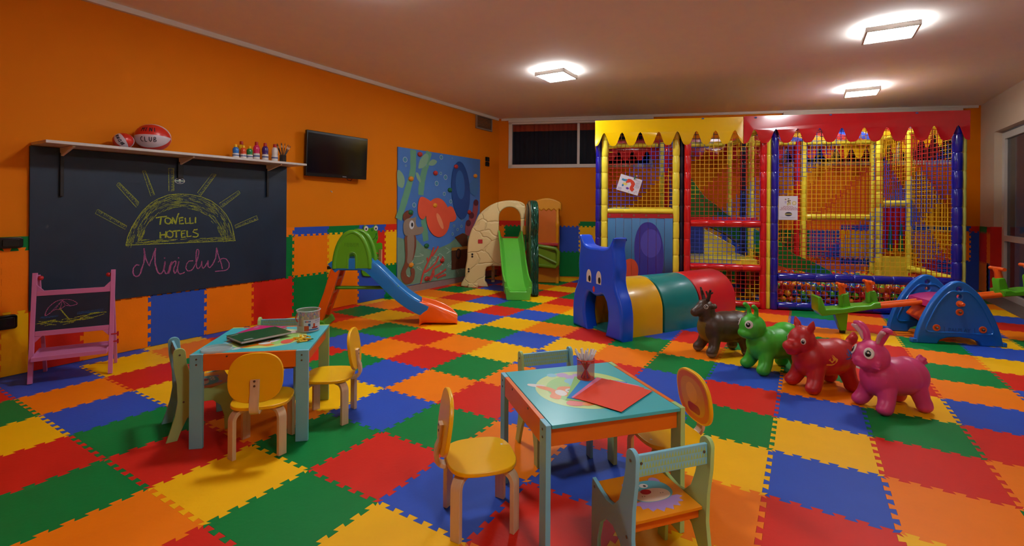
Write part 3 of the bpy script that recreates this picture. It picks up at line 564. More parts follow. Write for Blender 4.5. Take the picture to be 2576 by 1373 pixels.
# ------------------------------------------------------------------ frog-shaped wall toy behind the slide
fr = thing('frog_wall_toy', 'green frog-shaped wooden play panel on the wall behind the slide', 'wall toy', (XL + .012, 4.86, .38))
FM = basis((0, 1, 0), (0, 0, 1), (1, 0, 0)); M_FRG = mat('frog_green', '#4E9A10', rough=.4); M_FRD = mat('frog_dark_green', '#1E7A20', rough=.4)
mk('body', MB().plate([cr([(-.17, 0), (.16, .0), (.17, .2), (.18, .43), (.07, .44), (.1, .52), (.08, .64), (.09, .68), (.05, .71), (0, .67), (-.1, .67), (-.13, .71), (-.17, .68), (-.16, .6), (-.17, .5), (-.12, .44), (-.17, .42), (-.18, .2)], 3)], .024, .005, 0, FM @ T(0, 0, .013)), M_FRG, fr)
for x in (-.13, .05):
    e = mk('eye', MB().lathe([(.036, 0), (.036, .006), (0, .008)], 18, 0, FM @ T(x, .66, .025)), M_WHITE, fr); mk('pupil', MB().lathe([(.014, 0), (.014, .003), (0, .004)], 12, 0, FM @ T(x - .004, .655, .032)), M_BLACK, e)
mb = MB()
for x, y, r in ((.06, .57, .018), (.07, .51, .014), (-.02, .64, .02)): mb.face(ell(x, y, r, r * 1.2, 14), .0262, 0, FM)
mb.ribbon(cr([(-.11, .53), (-.05, .5), (.02, .51), (.05, .55)], 5, False), .008, .0264, 1, FM); mk('painted_spots', mb, [M_FRD, M_INK], fr, flat=True)
mk('bead_frame', MB().box((.12, .22, .05), (.025, .26, .05), 0, FM).box((-.12, .22, .05), (.025, .26, .05), 0, FM), wood('beech', '#C08A58', '#D6A878'), fr, bevel=.003)
for k in range(4):
    y = .12 + .06 * k; w_ = mk('bead_wire', MB().tube([(-.12, y, .06), (.12, y, .06)], .003, 6, 0, M=FM), M_FER, fr)
    for i in range(3): mk('bead', MB().ball((-.08 + .03 * i + .02 * k, y, .06), .014, 10, 8, 0, FM), mat('bead_red', '#C41E1E', rough=.3), w_)
# ------------------------------------------------------------------ small wall fittings
def outlet(label, y, z, w, h):
    t = thing('wall_socket', label, 'socket', (XL + .012, y, z))
    mk('housing', MB().plate([rrect(0, 0, w, h, .02)], .04, .006, 0, FM @ T(0, 0, .021)), M_TVB, t); mk('cover_flap', MB().plate([rrect(0, 0, w * .7, h * .66, .01)], .01, .003, 0, FM @ T(.0, 0, .046)), mat('smoked_plastic', '#1A1A1E', rough=.15), t)
outlet('black wall socket above the one by the floor, left of the blackboard', 1.175, 1.045, .14, .085); outlet('black wall socket low on the yellow foam tile at the left edge', 1.155, .43, .12, .11)
t = thing('light_switch', 'pair of black switches on the orange wall right of the mural', 'switch', (XL + .002, 7.79, 2.15))
for z in (.05, .145):
    p = mk('switch_plate', MB().plate([rrect(0, z, .13, .085, .01)], .014, .003, 0, FM @ T(0, 0, .007)), M_TVB, t); mk('rocker', MB().box((0, z, .016), (.05, .05, .008), 0, FM), M_BLACK, p)
t = thing('air_vent', 'grey slatted air vent high in the left corner under the ceiling', 'vent', (XL, 7.66, 2.85))
mk('vent_frame', MB().plate([rrect(0, .13, .54, .27, .005), rrect(0, .13, .48, .21, .003)], .03, .003, 0, FM @ T(0, 0, .016)), mat('vent_grey', '#8A7868', rough=.5), t)
mb = MB()
for k in range(8): mb.box((0, .04 + .026 * k, .014), (.48, .015, .012), 0, FM @ T(0, 0, 0))
mk('slats', mb, mat('vent_slat', '#5A4A40', rough=.5), t)
mk('wall_hook', MB().tube([(0, 0, 0), (.03, 0, -.005), (.035, 0, -.02)], .005, 6), M_WHITE); o = bpy.data.objects['wall_hook']; o.location = (XL - .004, 4.16, 1.55); tag(o, 'tiny white hook on the orange wall below the television', 'hook')
o = tag(mk('black_wall_tag', MB().plate([rrect(0, 0, .07, .04, .004)], .006, .001, 0, FM @ T(0, 0, .003)), M_TVB), 'small black tag on the yellow wall tile behind the slide', 'tag'); o.location = (XL + .0125, 4.14, .55)
# ------------------------------------------------------------------ pink easel
M_PINK = mat('pink_painted_wood', '#C874A6', rough=.45); M_KNOB = mat('red_knob', '#B01A22', rough=.35)
ez = thing('easel', 'pink wooden children\'s easel with a small blackboard before the wall', 'easel', (-4.963, 1.482, 0), R(62.5))
# local: x along the front from left to right as seen from the room, -y towards the room
EW2 = .466; ln = .085
def ey(z): return -.0 + ln * z / .82
for s in (-1, 1):
    x = s * EW2 / 2; b = mk('front_post', MB().sweep([(x, -.15, .004), (x, -.15 + .02 + ln, .82)], (1, 0, 0), [(-.014, -.011), (.014, -.011), (.014, .011), (-.014, .011)]), M_PINK, ez, bevel=.002)
    mk('knob', MB().ball((x - s * .03, -.04, .78), .018, 10, 8).tube([(x, -.045, .78), (x - s * .03, -.04, .78)], .006, 6), M_KNOB, b)
    if s > 0:
        for z in (.31, .25): mk('knob', MB().tube([(x, -.12, z), (x + .04, -.12, z)], .006, 6).box((x + .042, -.12, z), (.012, .012, .035)), M_KNOB, b)
    mk('rear_post', MB().sweep([(x - s * .012, .17, .004), (x - s * .012, -.02, .8)], (1, 0, 0), [(-.011, -.011), (.011, -.011), (.011, .011), (-.011, .011)]), M_PINK, ez, bevel=.002)
def onf(z): return -.15 + (.02 + ln) * z / .82
for z in (.365, .665): mk('rail', MB().box((0, onf(z), z), (EW2 - .03, .018, .038)), M_PINK, ez, bevel=.002)
for s in (-1, 1):
    for z, q in ((.685, 1), (.345, -1)):
        x = s * (EW2 / 2 - .014); mk('corner_brace', MB().slab([(x, z), (x - s * .04, z), (x, z + q * .045)], .014, 0, basis((1, 0, 0), (0, 0, 1), (0, -1, 0), (0, onf(z) + .007, 0))), M_PINK, ez)
EM = T(0, onf(.515) - .001, .515) @ RX(90 - 7.4)
pn = mk('small_blackboard', MB().box((0, 0, 0), (EW2 - .03, .28, .008), 0, EM), M_BOARD, ez)
mb = MB(); zz = .0046
um = cr([(-.165, -.02), (-.15, .035), (-.1, .085), (-.03, .09), (.02, .055), (-.02, .04), (-.05, .045), (-.08, .02), (-.11, .02), (-.14, -.005)], 4)
mb.ribbon(um + [um[0]], .005, zz, 0, EM)
for q in ((-.14, -.005), (-.11, .02), (-.08, .02), (-.05, .045), (-.02, .04)): mb.ribbon([(-.07, .088), q], .003, zz, 0, EM)
mb.ribbon([(-.085, .03), (-.025, -.065)], .008, zz, 1, EM)
for k in range(26): x = rc.uniform(-.2, .17); y = -.075 + .05 * max(0, x) / .2 + rc.uniform(-.02, .02); mb.ribbon([(x - .03, y - .006), (x, y), (x + .035, y + rc.uniform(-.008, .012))], .004, zz, 1, EM)
mb.ribbon(cr([(-.2, -.06), (-.12, -.07), (0, -.08), (.1, -.035), (.2, -.03)], 5, False), .005, zz, 1, EM)
for k in range(8): y = -.03 + rc.uniform(-.012, .012); mb.ribbon([(-.19, y), (-.09, y + .004)] if k < 3 else [(.02, y + .01), (.18, y + .02)], .004, zz, 2, EM)
mk('chalk_drawing', mb, [M_CHP, M_CHY, chalk('blue_chalk', '#3A5A8A')], pn, flat=True)
mb = MB(); mb.box((0, -.10, .20), (EW2 - .04, .20, .008))
for y, h in ((-.198, .03), (-.004, .03)): mb.box((0, y, .205), (EW2 - .03, .01, h))
for s in (-1, 1): mb.box((s * (EW2 / 2 - .018), -.1, .205), (.008, .2, .03))
for i, p in enumerate(mb.v): mb.v[i] = (p[0], p[1], p[2] + (p[1] + .1) * .12)
mk('tray', mb, M_PINK, ez, bevel=.0015)
# ------------------------------------------------------------------ children's tables
M_TURQ = mat('turquoise_tabletop', '#3FB4BE', rough=.3, bump=.02, bscale=120, var=.05); M_TEDGE = mat('turquoise_edge', '#16A8B8', rough=.4)
M_LBLUE = mat('pale_blue_painted_wood', '#78BCD0', rough=.42); M_LGREEN = mat('pale_green_painted_wood', '#A4C87C', rough=.42); M_OR = mat('orange_painted_wood', '#DE6A0C', rough=.4); M_SCREW = mat('steel_screw', '#6A6660', rough=.35, metal=.8)
DC = lambda n, h: mat('print_' + n, h, rough=.3, var=.03)
def table(label, loc, rz):
    t = thing('play_table', label, 'table', (loc[0], loc[1], 0), R(rz), 'children\'s play tables'); W = .31; H = .52
    mk('tabletop', MB().box((0, 0, H - .007), (2 * W, 2 * W - .05, .014)), M_TURQ, t, bevel=.0015)
    for s, m in ((-1, M_LBLUE), (1, M_LGREEN)):
        for x in (-1, 1):
            l = mk('leg', MB().box((x * (W - .034), s * (W - .011), (H + .001) / 2), (.068, .022, H + .001)), m, t, bevel=.0025)
            for z in (.465, .495): mk('screw', MB().lathe([(.005, 0), (.005, .002), (0, .003)], 10, 0, T(x * (W - .036), s * W, z) @ RX(-90 * s)), M_SCREW, l)
        a = mk('apron', MB().box((0, s * (W - .012), H - .046), (2 * W - .138, .02, .092)), M_OR, t, bevel=.0015)
        for x in (-.12, .1): mk('screw', MB().lathe([(.005, 0), (.005, .002), (0, .003)], 10, 0, T(x, s * (W - .002), .505) @ RX(-90 * s)), M_SCREW, a)
        mk('apron', MB().box((s * (W - .03), 0, H - .052), (.018, 2 * W - .05, .076)), M_OR, t, bevel=.0015)
    mb = MB(); cols = []; z = [H + .0003]
    def d(p, n, h):
        m = DC(n, h)
        if m not in cols: cols.append(m)
        z[0] += .00006; mb.face(p, z[0], cols.index(m))
    d(ell(0, 0, .225, .225, 48), 'ring', '#BFDC88'); d(ell(.0, 0, .175, .175, 40), 'disc', '#95CC6E')
    for x, y, r in ((-.19, -.03, .03), (-.15, .0, .03), (-.165, .04, .025)): d(ell(x, y, r, r, 16), 'lilac', '#B49ACB')
    for x, y, r in ((-.20, -.08, .025), (-.1, -.02, .035), (-.06, -.02, .03)): d(ell(x, y, r, r, 16), 'sky', '#7CC4D8')
    d(cr([(-.125, -.225), (-.1, -.235), (-.06, -.185), (-.085, -.165)], 5), 'white', '#DAD8D2')
    d(cr([(-.09, -.2), (-.06, -.2), (.0, -.165), (.05, -.19), (.085, -.165), (.06, -.14), (0, -.13), (-.06, -.155)], 5), 'fox', '#E0780A')
    d(cr([(-.05, -.1), (-.02, -.13), (.04, -.145), (.075, -.08), (.06, -.035), (.02, -.05), (-.03, -.05)], 5), 'fox', '#E0780A')
    d(ell(.02, -.125, .035, .025, 20), 'white', '#DAD8D2'); d(ell(.008, -.075, .026, .022, 20), 'white', '#DAD8D2'); d(ell(.062, -.065, .022, .042, 20, rot=-.3), 'white', '#DAD8D2')
    for q in (-.006, .008): d(ell(.006 + q * .6, -.075 + q, .003, .009, 10, rot=.7), 'ink', '#2A2A2A')
    d(ell(.14, -.1, .035, .05, 20), 'coral', '#D85A50'); d(ell(.165, -.06, .02, .03, 16), 'fox', '#E0780A')
    d(ell(.11, .13, .05, .04, 20), 'white', '#DAD8D2'); d(ell(.06, .17, .03, .02, 16), 'coral2', '#E0A090')
    mk('printed_picture', mb, cols, t, flat=True); return t
T1 = ((-2.865, 1.782), 41.5); T2 = ((-.857, 2.058), -41.4)
table('turquoise children\'s table with notebooks, a tub of pencils and crayons, on the left', *T1)
table('turquoise children\'s table with red paper and a cup of markers, in front', *T2)
def ontable(tb, x, y, z=.521):
    a = R(tb[1]); return (tb[0][0] + x * cos(a) - y * sin(a), tb[0][1] + x * sin(a) + y * cos(a), z)
# ------------------------------------------------------------------ yellow bentwood chairs
M_YEL = mat('yellow_lacquered_wood', '#EEB600', rough=.35, bump=.02, bscale=100, var=.03); M_BIRCH = wood('birch_plywood', '#C4A47C', '#DEC6A2', .35)
def arc_pts(c, r, a0, a1, n=8): return [(c[0] + r * cos(R(a0 + (a1 - a0) * k / n)), c[1] + r * sin(R(a0 + (a1 - a0) * k / n))) for k in range(n + 1)]
def yellow_chair(label, loc, rz, printed=False, first=[None]):
    if first[0] and not printed: return dup(first[0], (loc[0], loc[1], 0), R(rz), label)
    t = thing('bentwood_chair', label, 'chair', (loc[0], loc[1], 0), R(rz), 'yellow bentwood children\'s chairs')
    st_ = mk('seat', MB().plate([ell(0, 0, .152, .148, 56, 3.0)], .018, .004, 0, T(0, 0, .268)), M_YEL, t); mk('seat_plug', MB().lathe([(.006, .277), (.006, .2778), (0, .278)], 12, 0, T(-.06, .11, 0)), M_WHITE, st_)
    for sx in (-1, 1):
        for sy in (-1, 1):
            d = Vector((sx, sy, 0)).normalized(); o = d * .172
            P = [(.0, 0), (0, .20)] + [(-.045 + x, .20 + y) for x, y in arc_pts((0, 0), .045, 0, 90)][1:] + [(-.1, .245)]
            pts = [Vector((o.x + d.x * a, o.y + d.y * a, z)) for a, z in P]
            mk('leg', MB().strip(pts, (-d.y, d.x, 0), .046, .021), M_BIRCH, t, bevel=.002)
    bt = R(6)
    P = [(-.09, .252), (-.15, .252)] + [(-.15 + x, .292 + y) for x, y in arc_pts((0, 0), .04, -90, -180)][1:] + [(-.186, .33), (-.172, .36), (-.17, .43)]
    mk('back_support', MB().strip([Vector((0, y, z)) for y, z in P], (1, 0, 0), .045, .018), M_BIRCH, t, bevel=.002)
    BM = T(0, -.152, .435) @ RX(90 - 8)
    bk = mk('backrest', MB().plate([ell(0, 0, .135, .128, 56, 2.6)], .018, .004, 0, BM), M_YEL, t)
    for z in (.40, .425): mk('screw', MB().lathe([(.006, 0), (.006, .002), (0, .003)], 10, 0, T(0, -.180, z) @ RX(90)), M_SCREW, bk)
    if printed:
        mb = MB(); cols = [DC('deep_orange', '#D86A08'), DC('ochre', '#D89410'), DC('honey', '#E8A810'), DC('brick', '#A02A1C')]; PM = BM @ RY(180)
        mb.face(ell(0, 0, .125, .118, 56, 2.6), .0093, 0, PM); mb.face(ell(0, 0, .098, .094, 48, 2.4), .0095, 1, PM)
        mb.face(ell(-.004, .018, .046, .05, 40), .0099, 2, PM); mb.face(rrect(.0, -.058, .1, .045, .02), .0097, 3, PM)
        mk('printed_picture', mb, cols, t, flat=True)
        tag(bk, 'backrest with an orange printed front')
    else: first[0] = t
    return t
yellow_chair('yellow bentwood chair seen from behind, pushed up to the left table', (-2.588, 1.586), 45)
yellow_chair('yellow bentwood chair at the right side of the left table, backrest edge-on', (-2.594, 2.034), 126.5)
yellow_chair('empty yellow bentwood chair in the foreground left of the front table', (-1.197, 1.716), -43.5)
yellow_chair('yellow bentwood chair with an orange printed backrest behind the front table', (-.565, 2.362), 134, True)
# ------------------------------------------------------------------ painted wooden chairs
M_SEATO = mat('orange_painted_seat', '#DA860C', rough=.35, var=.03)
panel = [(-.152, .50)] + [(-.122 + x, .495 + y) for x, y in arc_pts((0, 0), .031, 150, 10, 8)] + [(-.086, .44), (-.068, .37), (-.045, .312), (-.005, .27), (.04, .262), (.09, .272), (.148, .288), (.152, .27), (.155, .15), (.155, 0), (.108, 0), (.105, .08), (.085, .15), (.045, .19), (-.005, .195), (-.05, .17), (-.085, .11), (-.115, .04), (-.128, 0), (-.182, 0), (-.16, .07), (-.14, .14), (-.128, .22), (-.132, .32), (-.148, .42)]
def wood_chair(label, loc, rz, first=[None]):
    if first[0]: return dup(first[0], (loc[0], loc[1], 0), R(rz), label)
    t = thing('painted_chair', label, 'chair', (loc[0], loc[1], 0), R(rz), 'painted wooden children\'s chairs')
    for s, m, e in ((-1, M_LBLUE, '#2FA0B8'), (1, M_LGREEN, '#8CC060')):
        b = mk('side_panel', MB().plate([panel], .016, .002, 0, T(s * .154, 0, 0) @ basis((0, 1, 0), (0, 0, 1), (1, 0, 0))), m, t)
        for y, z in ((-.12, .488), (-.1, .215), (.13, .262)): mk('screw', MB().lathe([(.0055, 0), (.0055, .002), (0, .003)], 10, 0, T(s * .162, y, z) @ RY(90 * s)), M_SCREW, b)
    mk('seat', MB().box((0, .02, .262), (.29, .262, .012)), M_SEATO, t, bevel=.002)
    for y in (-.085, .13): mk('seat_rail', MB().box((0, y, .236), (.29, .014, .04)), M_OR, t, bevel=.002)
    sl = mk('back_slat', MB().box((0, -.128, .47), (.29, .013, .074)), M_LBLUE, t, bevel=.002)
    mb = MB(); rows = 3
    for s in (-1, 1):
        for r_ in range(rows):
            for k in range(23):
                x = -.137 + .0122 * k + (.006 if r_ % 2 else 0); z = .437 + .0225 * r_
                tri = [(x - .0055, z), (x + .0055, z), (x, z + .021)]
                mb.add([(a, -.128 + s * .0068, b) for a, b in (tri if s < 0 else tri[::-1])], [(0, 1, 2)], 0)
    mk('triangle_print', mb, DC('pale_green', '#94BE78'), sl, flat=True)
    for x in (-.13, .13): mk('screw', MB().lathe([(.005, 0), (.005, .002), (0, .003)], 10, 0, T(x, -.1348, .48) @ RX(90)), M_SCREW, sl)
    mb = MB(); z = .2683; cols = [DC('cat_lilac', '#A688C4'), DC('cat_blue', '#5CB0BE'), DC('cat_cream', '#E2CDB4'), DC('cat_nose', '#B8242E'), DC('white', '#DAD8D2'), DC('ink', '#2A2A2A')]
    mb.face([(.015 + (.105 if k % 2 else .09) * cos(pi * k / 16 + pi), -.02 + (.075 if k % 2 else .055) * sin(pi * k / 16 + pi)) for k in range(17)], z, 0)
    for x in (.075, -.045): mb.face(ell(x, .082, .022, .024, 18), z + .0001, 0)
    mb.face(ell(.015, .03, .092, .065, 36, 2.3), z + .0002, 1); mb.face(ell(.015, .005, .072, .038, 30, 2.2), z + .0003, 2); mb.face(ell(.0, .028, .022, .016, 20), z + .0004, 3)
    for x in (-.025, .015): mb.face(ell(x, .065, .018, .014, 18), z + .0004, 4); mb.face(ell(x + .003, .063, .006, .006, 12), z + .0005, 5)
    for x in (-.03, -.02, .05, .06): mb.face(ell(x, .005, .0022, .0022, 8), z + .0005, 5)
    mk('printed_picture', mb, cols, t, flat=True)
    first[0] = t; return t
wood_chair('painted wooden chair with a cat face on its seat, front right corner', (-.489, 1.812), 50)
wood_chair('painted wooden chair tucked behind the front table next to the marker cup', (-1.19, 2.42), -129.4)
wood_chair('painted wooden chair at the left end of the left table, green side towards us', (-3.165, 1.535), -19)
wood_chair('painted wooden chair behind the left table, only its slat showing', (-3.235, 2.085), -138)
# ------------------------------------------------------------------ paper and markers on the front table
def sheet(label, tb, x, y, rot, w, h, hexc, z, name):
    o = tag(mk('paper_sheet', MB().box((0, 0, .0004), (w, h, .0008)), mat('paper_' + name, hexc, rough=.7, var=.02)), label, 'paper', 'coloured paper on the front table'); o.location = ontable(tb, x, y, z); o.rotation_euler = (0, 0, R(tb[1] + rot))
sheet('pale green paper under the blue sheet on the front table', T2, .03, .03, 148, .297, .21, '#93C77A', .5212, 'green'); sheet('bright blue paper under the pink sheet on the front table', T2, .04, .05, 140, .297, .21, '#2E86CE', .5222, 'blue')
sheet('light pink paper under the red sheets on the front table', T2, .07, .075, 131, .297, .21, '#DC7CA4', .5232, 'pink'); sheet('lower red paper sheet, just showing under the top one', T2, .09, .08, 128, .297, .21, '#D63A20', .5242, 'red'); sheet('top red paper sheet on the front table', T2, .115, .092, 122.5, .297, .215, '#DE4020', .5252, 'red_top')
def meshcup(): return mat('red_wire_mesh', '#B83A24', rough=.4, alpha=.5)
cp = thing('marker_cup', 'red wire-mesh cup holding white-capped markers on the front table', 'cup', ontable(T2, -.115, .062)); r = .042
mb = MB(); mb.lathe([(r, .003), (r, .095)], 28); mb.f = mb.f[:28]; mb.m = mb.m[:28]; mk('mesh_wall', mb, meshcup(), cp)
M_CUPR = mat('red_wire_rim', '#C03A22', rough=.4); mb = MB()
for z in (.003, .095): mb.tube([(r * cos(2 * pi * k / 28), r * sin(2 * pi * k / 28), z) for k in range(28)], .003, 6, closed=True)
mk('rim', MB().tube([(r * cos(2 * pi * k / 28), r * sin(2 * pi * k / 28), .095) for k in range(28)], .003, 6, closed=True), M_CUPR, cp); mk('base', MB().lathe([(0, 0), (r, 0), (r, .004), (0, .004)], 28), M_CUPR, cp)
M_CAPW = mat('marker_cap_white', '#D6D4D8', rough=.4); rk = random.Random(12); hn = ['dark red', 'purple', 'pink', 'green', 'rust red', 'navy blue', 'brown', 'salmon']; hues = ['#B02A30', '#5A2A7A', '#C8505A', '#1E7A50', '#A8402C', '#2A3A8A', '#8A4A28', '#C86A70']
c0 = Vector(ontable(T2, -.115, .062))
for k in range(15):
    a = 2 * pi * k / 15 + .3; rr_ = .026 if k % 3 else .012; base = Vector((-.8 * rr_ * cos(a), -.8 * rr_ * sin(a), .0055)); top = Vector((rr_ * 1.25 * cos(a), rr_ * 1.25 * sin(a), .1)); d = (top - base).normalized(); up = k % 4 != 2
    col = hues[k % 8]; m = mat('marker_' + col, col, rough=.4)
    t = thing('marker', f'felt-tip marker with a {hn[k % 8]} barrel standing in the red wire-mesh cup', 'marker', c0 + base, rot=Vector((0, 0, 1)).rotation_difference(d).to_euler(), group='markers in the mesh cup'); L = rk.uniform(.135, .155)
    mk('barrel', MB().lathe([(0, 0), (.0045, .001), (.0045, L * .62), (0, L * .62)], 10), m, t); mk('cap', MB().lathe([(.0052, L * .6), (.0054, L * .7), (.0048, L * .97), (.003, L), (0, L)], 10), M_CAPW, t)
# ------------------------------------------------------------------ notebooks, lid, crayons and pencil tub on the left table
def notebook(label, x, y, rot, hexc, name, z, tilt=0):
    t = thing('spiral_notebook', label, 'notebook', ontable(T1, x, y, z), rot=(R(tilt), 0, R(T1[1] + rot)), group='spiral notebooks on the left table'); w, h = .30, .215
    mk('pages', MB().box((0, 0, .008), (w - .006, h - .008, .012)), mat('paper_white', '#CFCBD2', rough=.8), t)
    mk('front_cover', MB().box((0, 0, .0148), (w, h, .0012)), mat('cover_' + name, hexc, rough=.35), t); mk('back_cover', MB().box((0, 0, .001), (w, h, .0012)), mat('cover_' + name, hexc, rough=.35), t)
    mb = MB(); n = 44; mb.tube([(-w / 2 + .008 + (w - .016) * k / (n * 6), h / 2 + .0035 * cos(2 * pi * k / 6) - .003, .008 + .009 * sin(2 * pi * k / 6)) for k in range(n * 6)], .0008, 4); mk('spiral', mb, mat('spiral_wire', '#B8B4BA', rough=.3, metal=.6), t)
    mb = MB()
    mb.face(rrect(-w / 2 + .035, h / 2 - .03, .045, .007, .001), .0156, 0); 
    for k in range(3): mb.face(rrect(-w / 2 + .05, -h / 2 + .02 + .007 * k, .05, .0035, .001), .0156, 0)
    mk('cover_print', mb, mat('cover_print_pale', '#A8B0AC', rough=.5), t, flat=True)
notebook('pink spiral notebook half under the green one', -.09, .112, 73 - 180, '#B81E66', 'pink', .521); notebook('dark green spiral notebook lying on the pink one', -.045, -.012, 42, '#064A26', 'green', .5375)
M_CLEAR = mat('clear_plastic', '#D8E0E0', rough=.08, spec=.6, alpha=.22)
t = thing('tub_lid', 'round clear plastic lid lying on the left table', 'lid', ontable(T1, -.205, -.222)); mk('lid_disc', MB().lathe([(0, .0005), (.078, .0005), (.078, .002), (0, .002)], 40), M_CLEAR, t)
mk('lid_rim', MB().lathe([(.076, 0), (.08, 0), (.08, .012), (.076, .012), (.076, 0)], 40), mat('frosted_rim', '#C8DAD8', rough=.2, alpha=.5), t)
M_CRY = mat('crayon_yellow', '#DDB008', rough=.4); ck = random.Random(21); tn = ['green', 'orange', 'black', 'red', 'violet', 'amber', 'black']; tips = ['#0E6A3A', '#C85A20', '#241A18', '#A02020', '#3A2A6A', '#C86A28', '#1A1A1A']
for k in range(13):
    a = ck.uniform(0, 180); x = .235 + ck.uniform(-.035, .03); y = -.1 + ck.uniform(-.035, .035); lay = .0045 + .0082 * (k % 3)
    t = thing('crayon', f'short yellow crayon with a {tn[k % 7]} tip in the pile on the left table', 'crayon', ontable(T1, x, y, .521 + lay), rot=(0, R(90 + (0 if k % 3 == 0 else ck.uniform(-3, 3))), R(a)), group='crayons piled on the left table')
    mk('stick', MB().lathe([(0, -.034), (.0042, -.034), (.0042, .026), (0, .026)], 10), M_CRY, t); c = tips[k % 7]; mk('tip', MB().lathe([(.0042, .026), (.002, .037), (0, .037)], 10), mat('crayon_tip_' + c, c, rough=.4), t)
tl = ontable(T1, .205, .155); tb = thing('pencil_tub', 'clear plastic tub of coloured pencils with a printed label', 'tub', tl); r = .072
mb = MB(); mb.lathe([(0, .002), (r * .93, .002), (r * .95, .01), (r, .14), (r * .985, .14), (r * .93, .012), (0, .006)], 40); mk('tub_wall', mb, M_CLEAR, tb)
mk('rim', MB().tube([(r * 1.02 * cos(2 * pi * k / 40), r * 1.02 * sin(2 * pi * k / 40), .138) for k in range(40)], .0035, 8, closed=True), mat('frosted_rim', '#C8DAD8'), tb)
cd = math.atan2(-tl[1], -tl[0])
def patch(a0, a1, z0, z1, q, mi, mb, n=14):
    vs = []; 
    for k in range(n + 1):
        a = cd + R(a0 + (a1 - a0) * k / n)
        for z in (z0, z1): rad = r * (.95 + .05 * (z - .01) / .13) + q; vs.append((rad * cos(a), rad * sin(a), z))
    mb.add(vs, [(2 * k, 2 * k + 2, 2 * k + 3, 2 * k + 1) for k in range(n)], mi)
mb = MB(); cols = [DC('label_white', '#CDD2DC'), DC('label_orange', '#C84A1E'), DC('label_blue', '#1E5A9A'), DC('label_red', '#B82A2A'), DC('label_navy', '#3A4A8A'), DC('label_grey', '#B4AFA8')]
patch(-100, 100, .004, .042, .0006, 5, mb, 30); patch(-25, 80, .01, .085, .0010, 0, mb, 20); patch(-22, 2, .012, .045, .0013, 1, mb); patch(0, 60, .014, .022, .0013, 2, mb); patch(18, 50, .026, .036, .0013, 3, mb); patch(24, 34, .034, .058, .0014, 1, mb)
def tubtext(s, a, z, size, mi):
    q = MB(); q.text(s, size, Matrix.Identity(4), .0001)
    for i, p in enumerate(q.v):
        ang = cd + R(a) + p[0] / r; rad = r * (.95 + .05 * (z - .01) / .13) + .0016; q.v[i] = (rad * cos(ang), rad * sin(ang), z + p[1])
    mb.add(q.v, q.f, mi)
tubtext('PASTELLI', 52, .074, .012, 4); tubtext('A CERA', 52, .062, .011, 4)
for k, mi in enumerate((2, 3, 1, 4, 2)): patch(-18 + 6 * k, -13 + 6 * k, .068, .076, .0013, mi, mb, 3)
patch(-2, 10, .042, .06, .0013, 2, mb, 6)
mk('printed_label', mb, cols, tb, flat=True)
hp = [Vector((r * 1.03 * cos(cd + R(-62)), r * 1.03 * sin(cd + R(-62)), .125)) + Vector((cos(cd + R(-62)), sin(cd + R(-62)), 0)) * .012 * sin(pi * k / 8) + Vector((0, 0, -.055 * k / 8)) for k in range(9)]
mk('handle', MB().tube(hp, .004, 8), mat('red_handle', '#B8261E', rough=.4), tb)
pc = random.Random(31); pcol = ['#B8963A', '#A88A30', '#C8A860', '#8A5A6A', '#B87A4A', '#C8B050']; pn = ['red', 'dark blue', 'green', 'pink', 'violet', 'orange', 'light blue', 'crimson']; tipc = ['#A0302A', '#2A4A8A', '#1E7A4A', '#C85A8A', '#5A3A7A', '#C87A2A', '#2A6A9A', '#8A2A5A']
n = 0
for ring, cnt in ((.056, 26), (.042, 18), (.027, 11), (.012, 5)):
    for k in range(cnt):
        a = 2 * pi * k / cnt + ring * 40; h = pc.uniform(.092, .118)
        t = thing('coloured_pencil', f'short pencil with a {pn[n % 8]} point standing in the clear tub', 'pencil', (tl[0] + ring * cos(a), tl[1] + ring * sin(a), tl[2] + .0065), rot=(R(pc.uniform(-2, 2)), R(pc.uniform(-2, 2)), 0), group='pencils in the clear tub')
        w = pcol[n % 6]; c = tipc[n % 8]; n += 1
        mk('shaft', MB().lathe([(0, 0), (.0042, 0), (.0042, h - .016), (0, h - .016)], 7), mat('pencil_' + w, w, rough=.5), t); mk('point', MB().lathe([(.0042, h - .016), (.0024, h - .008), (.0006, h), (0, h)], 7), mat('pencil_tip_' + c, c, rough=.5), t)
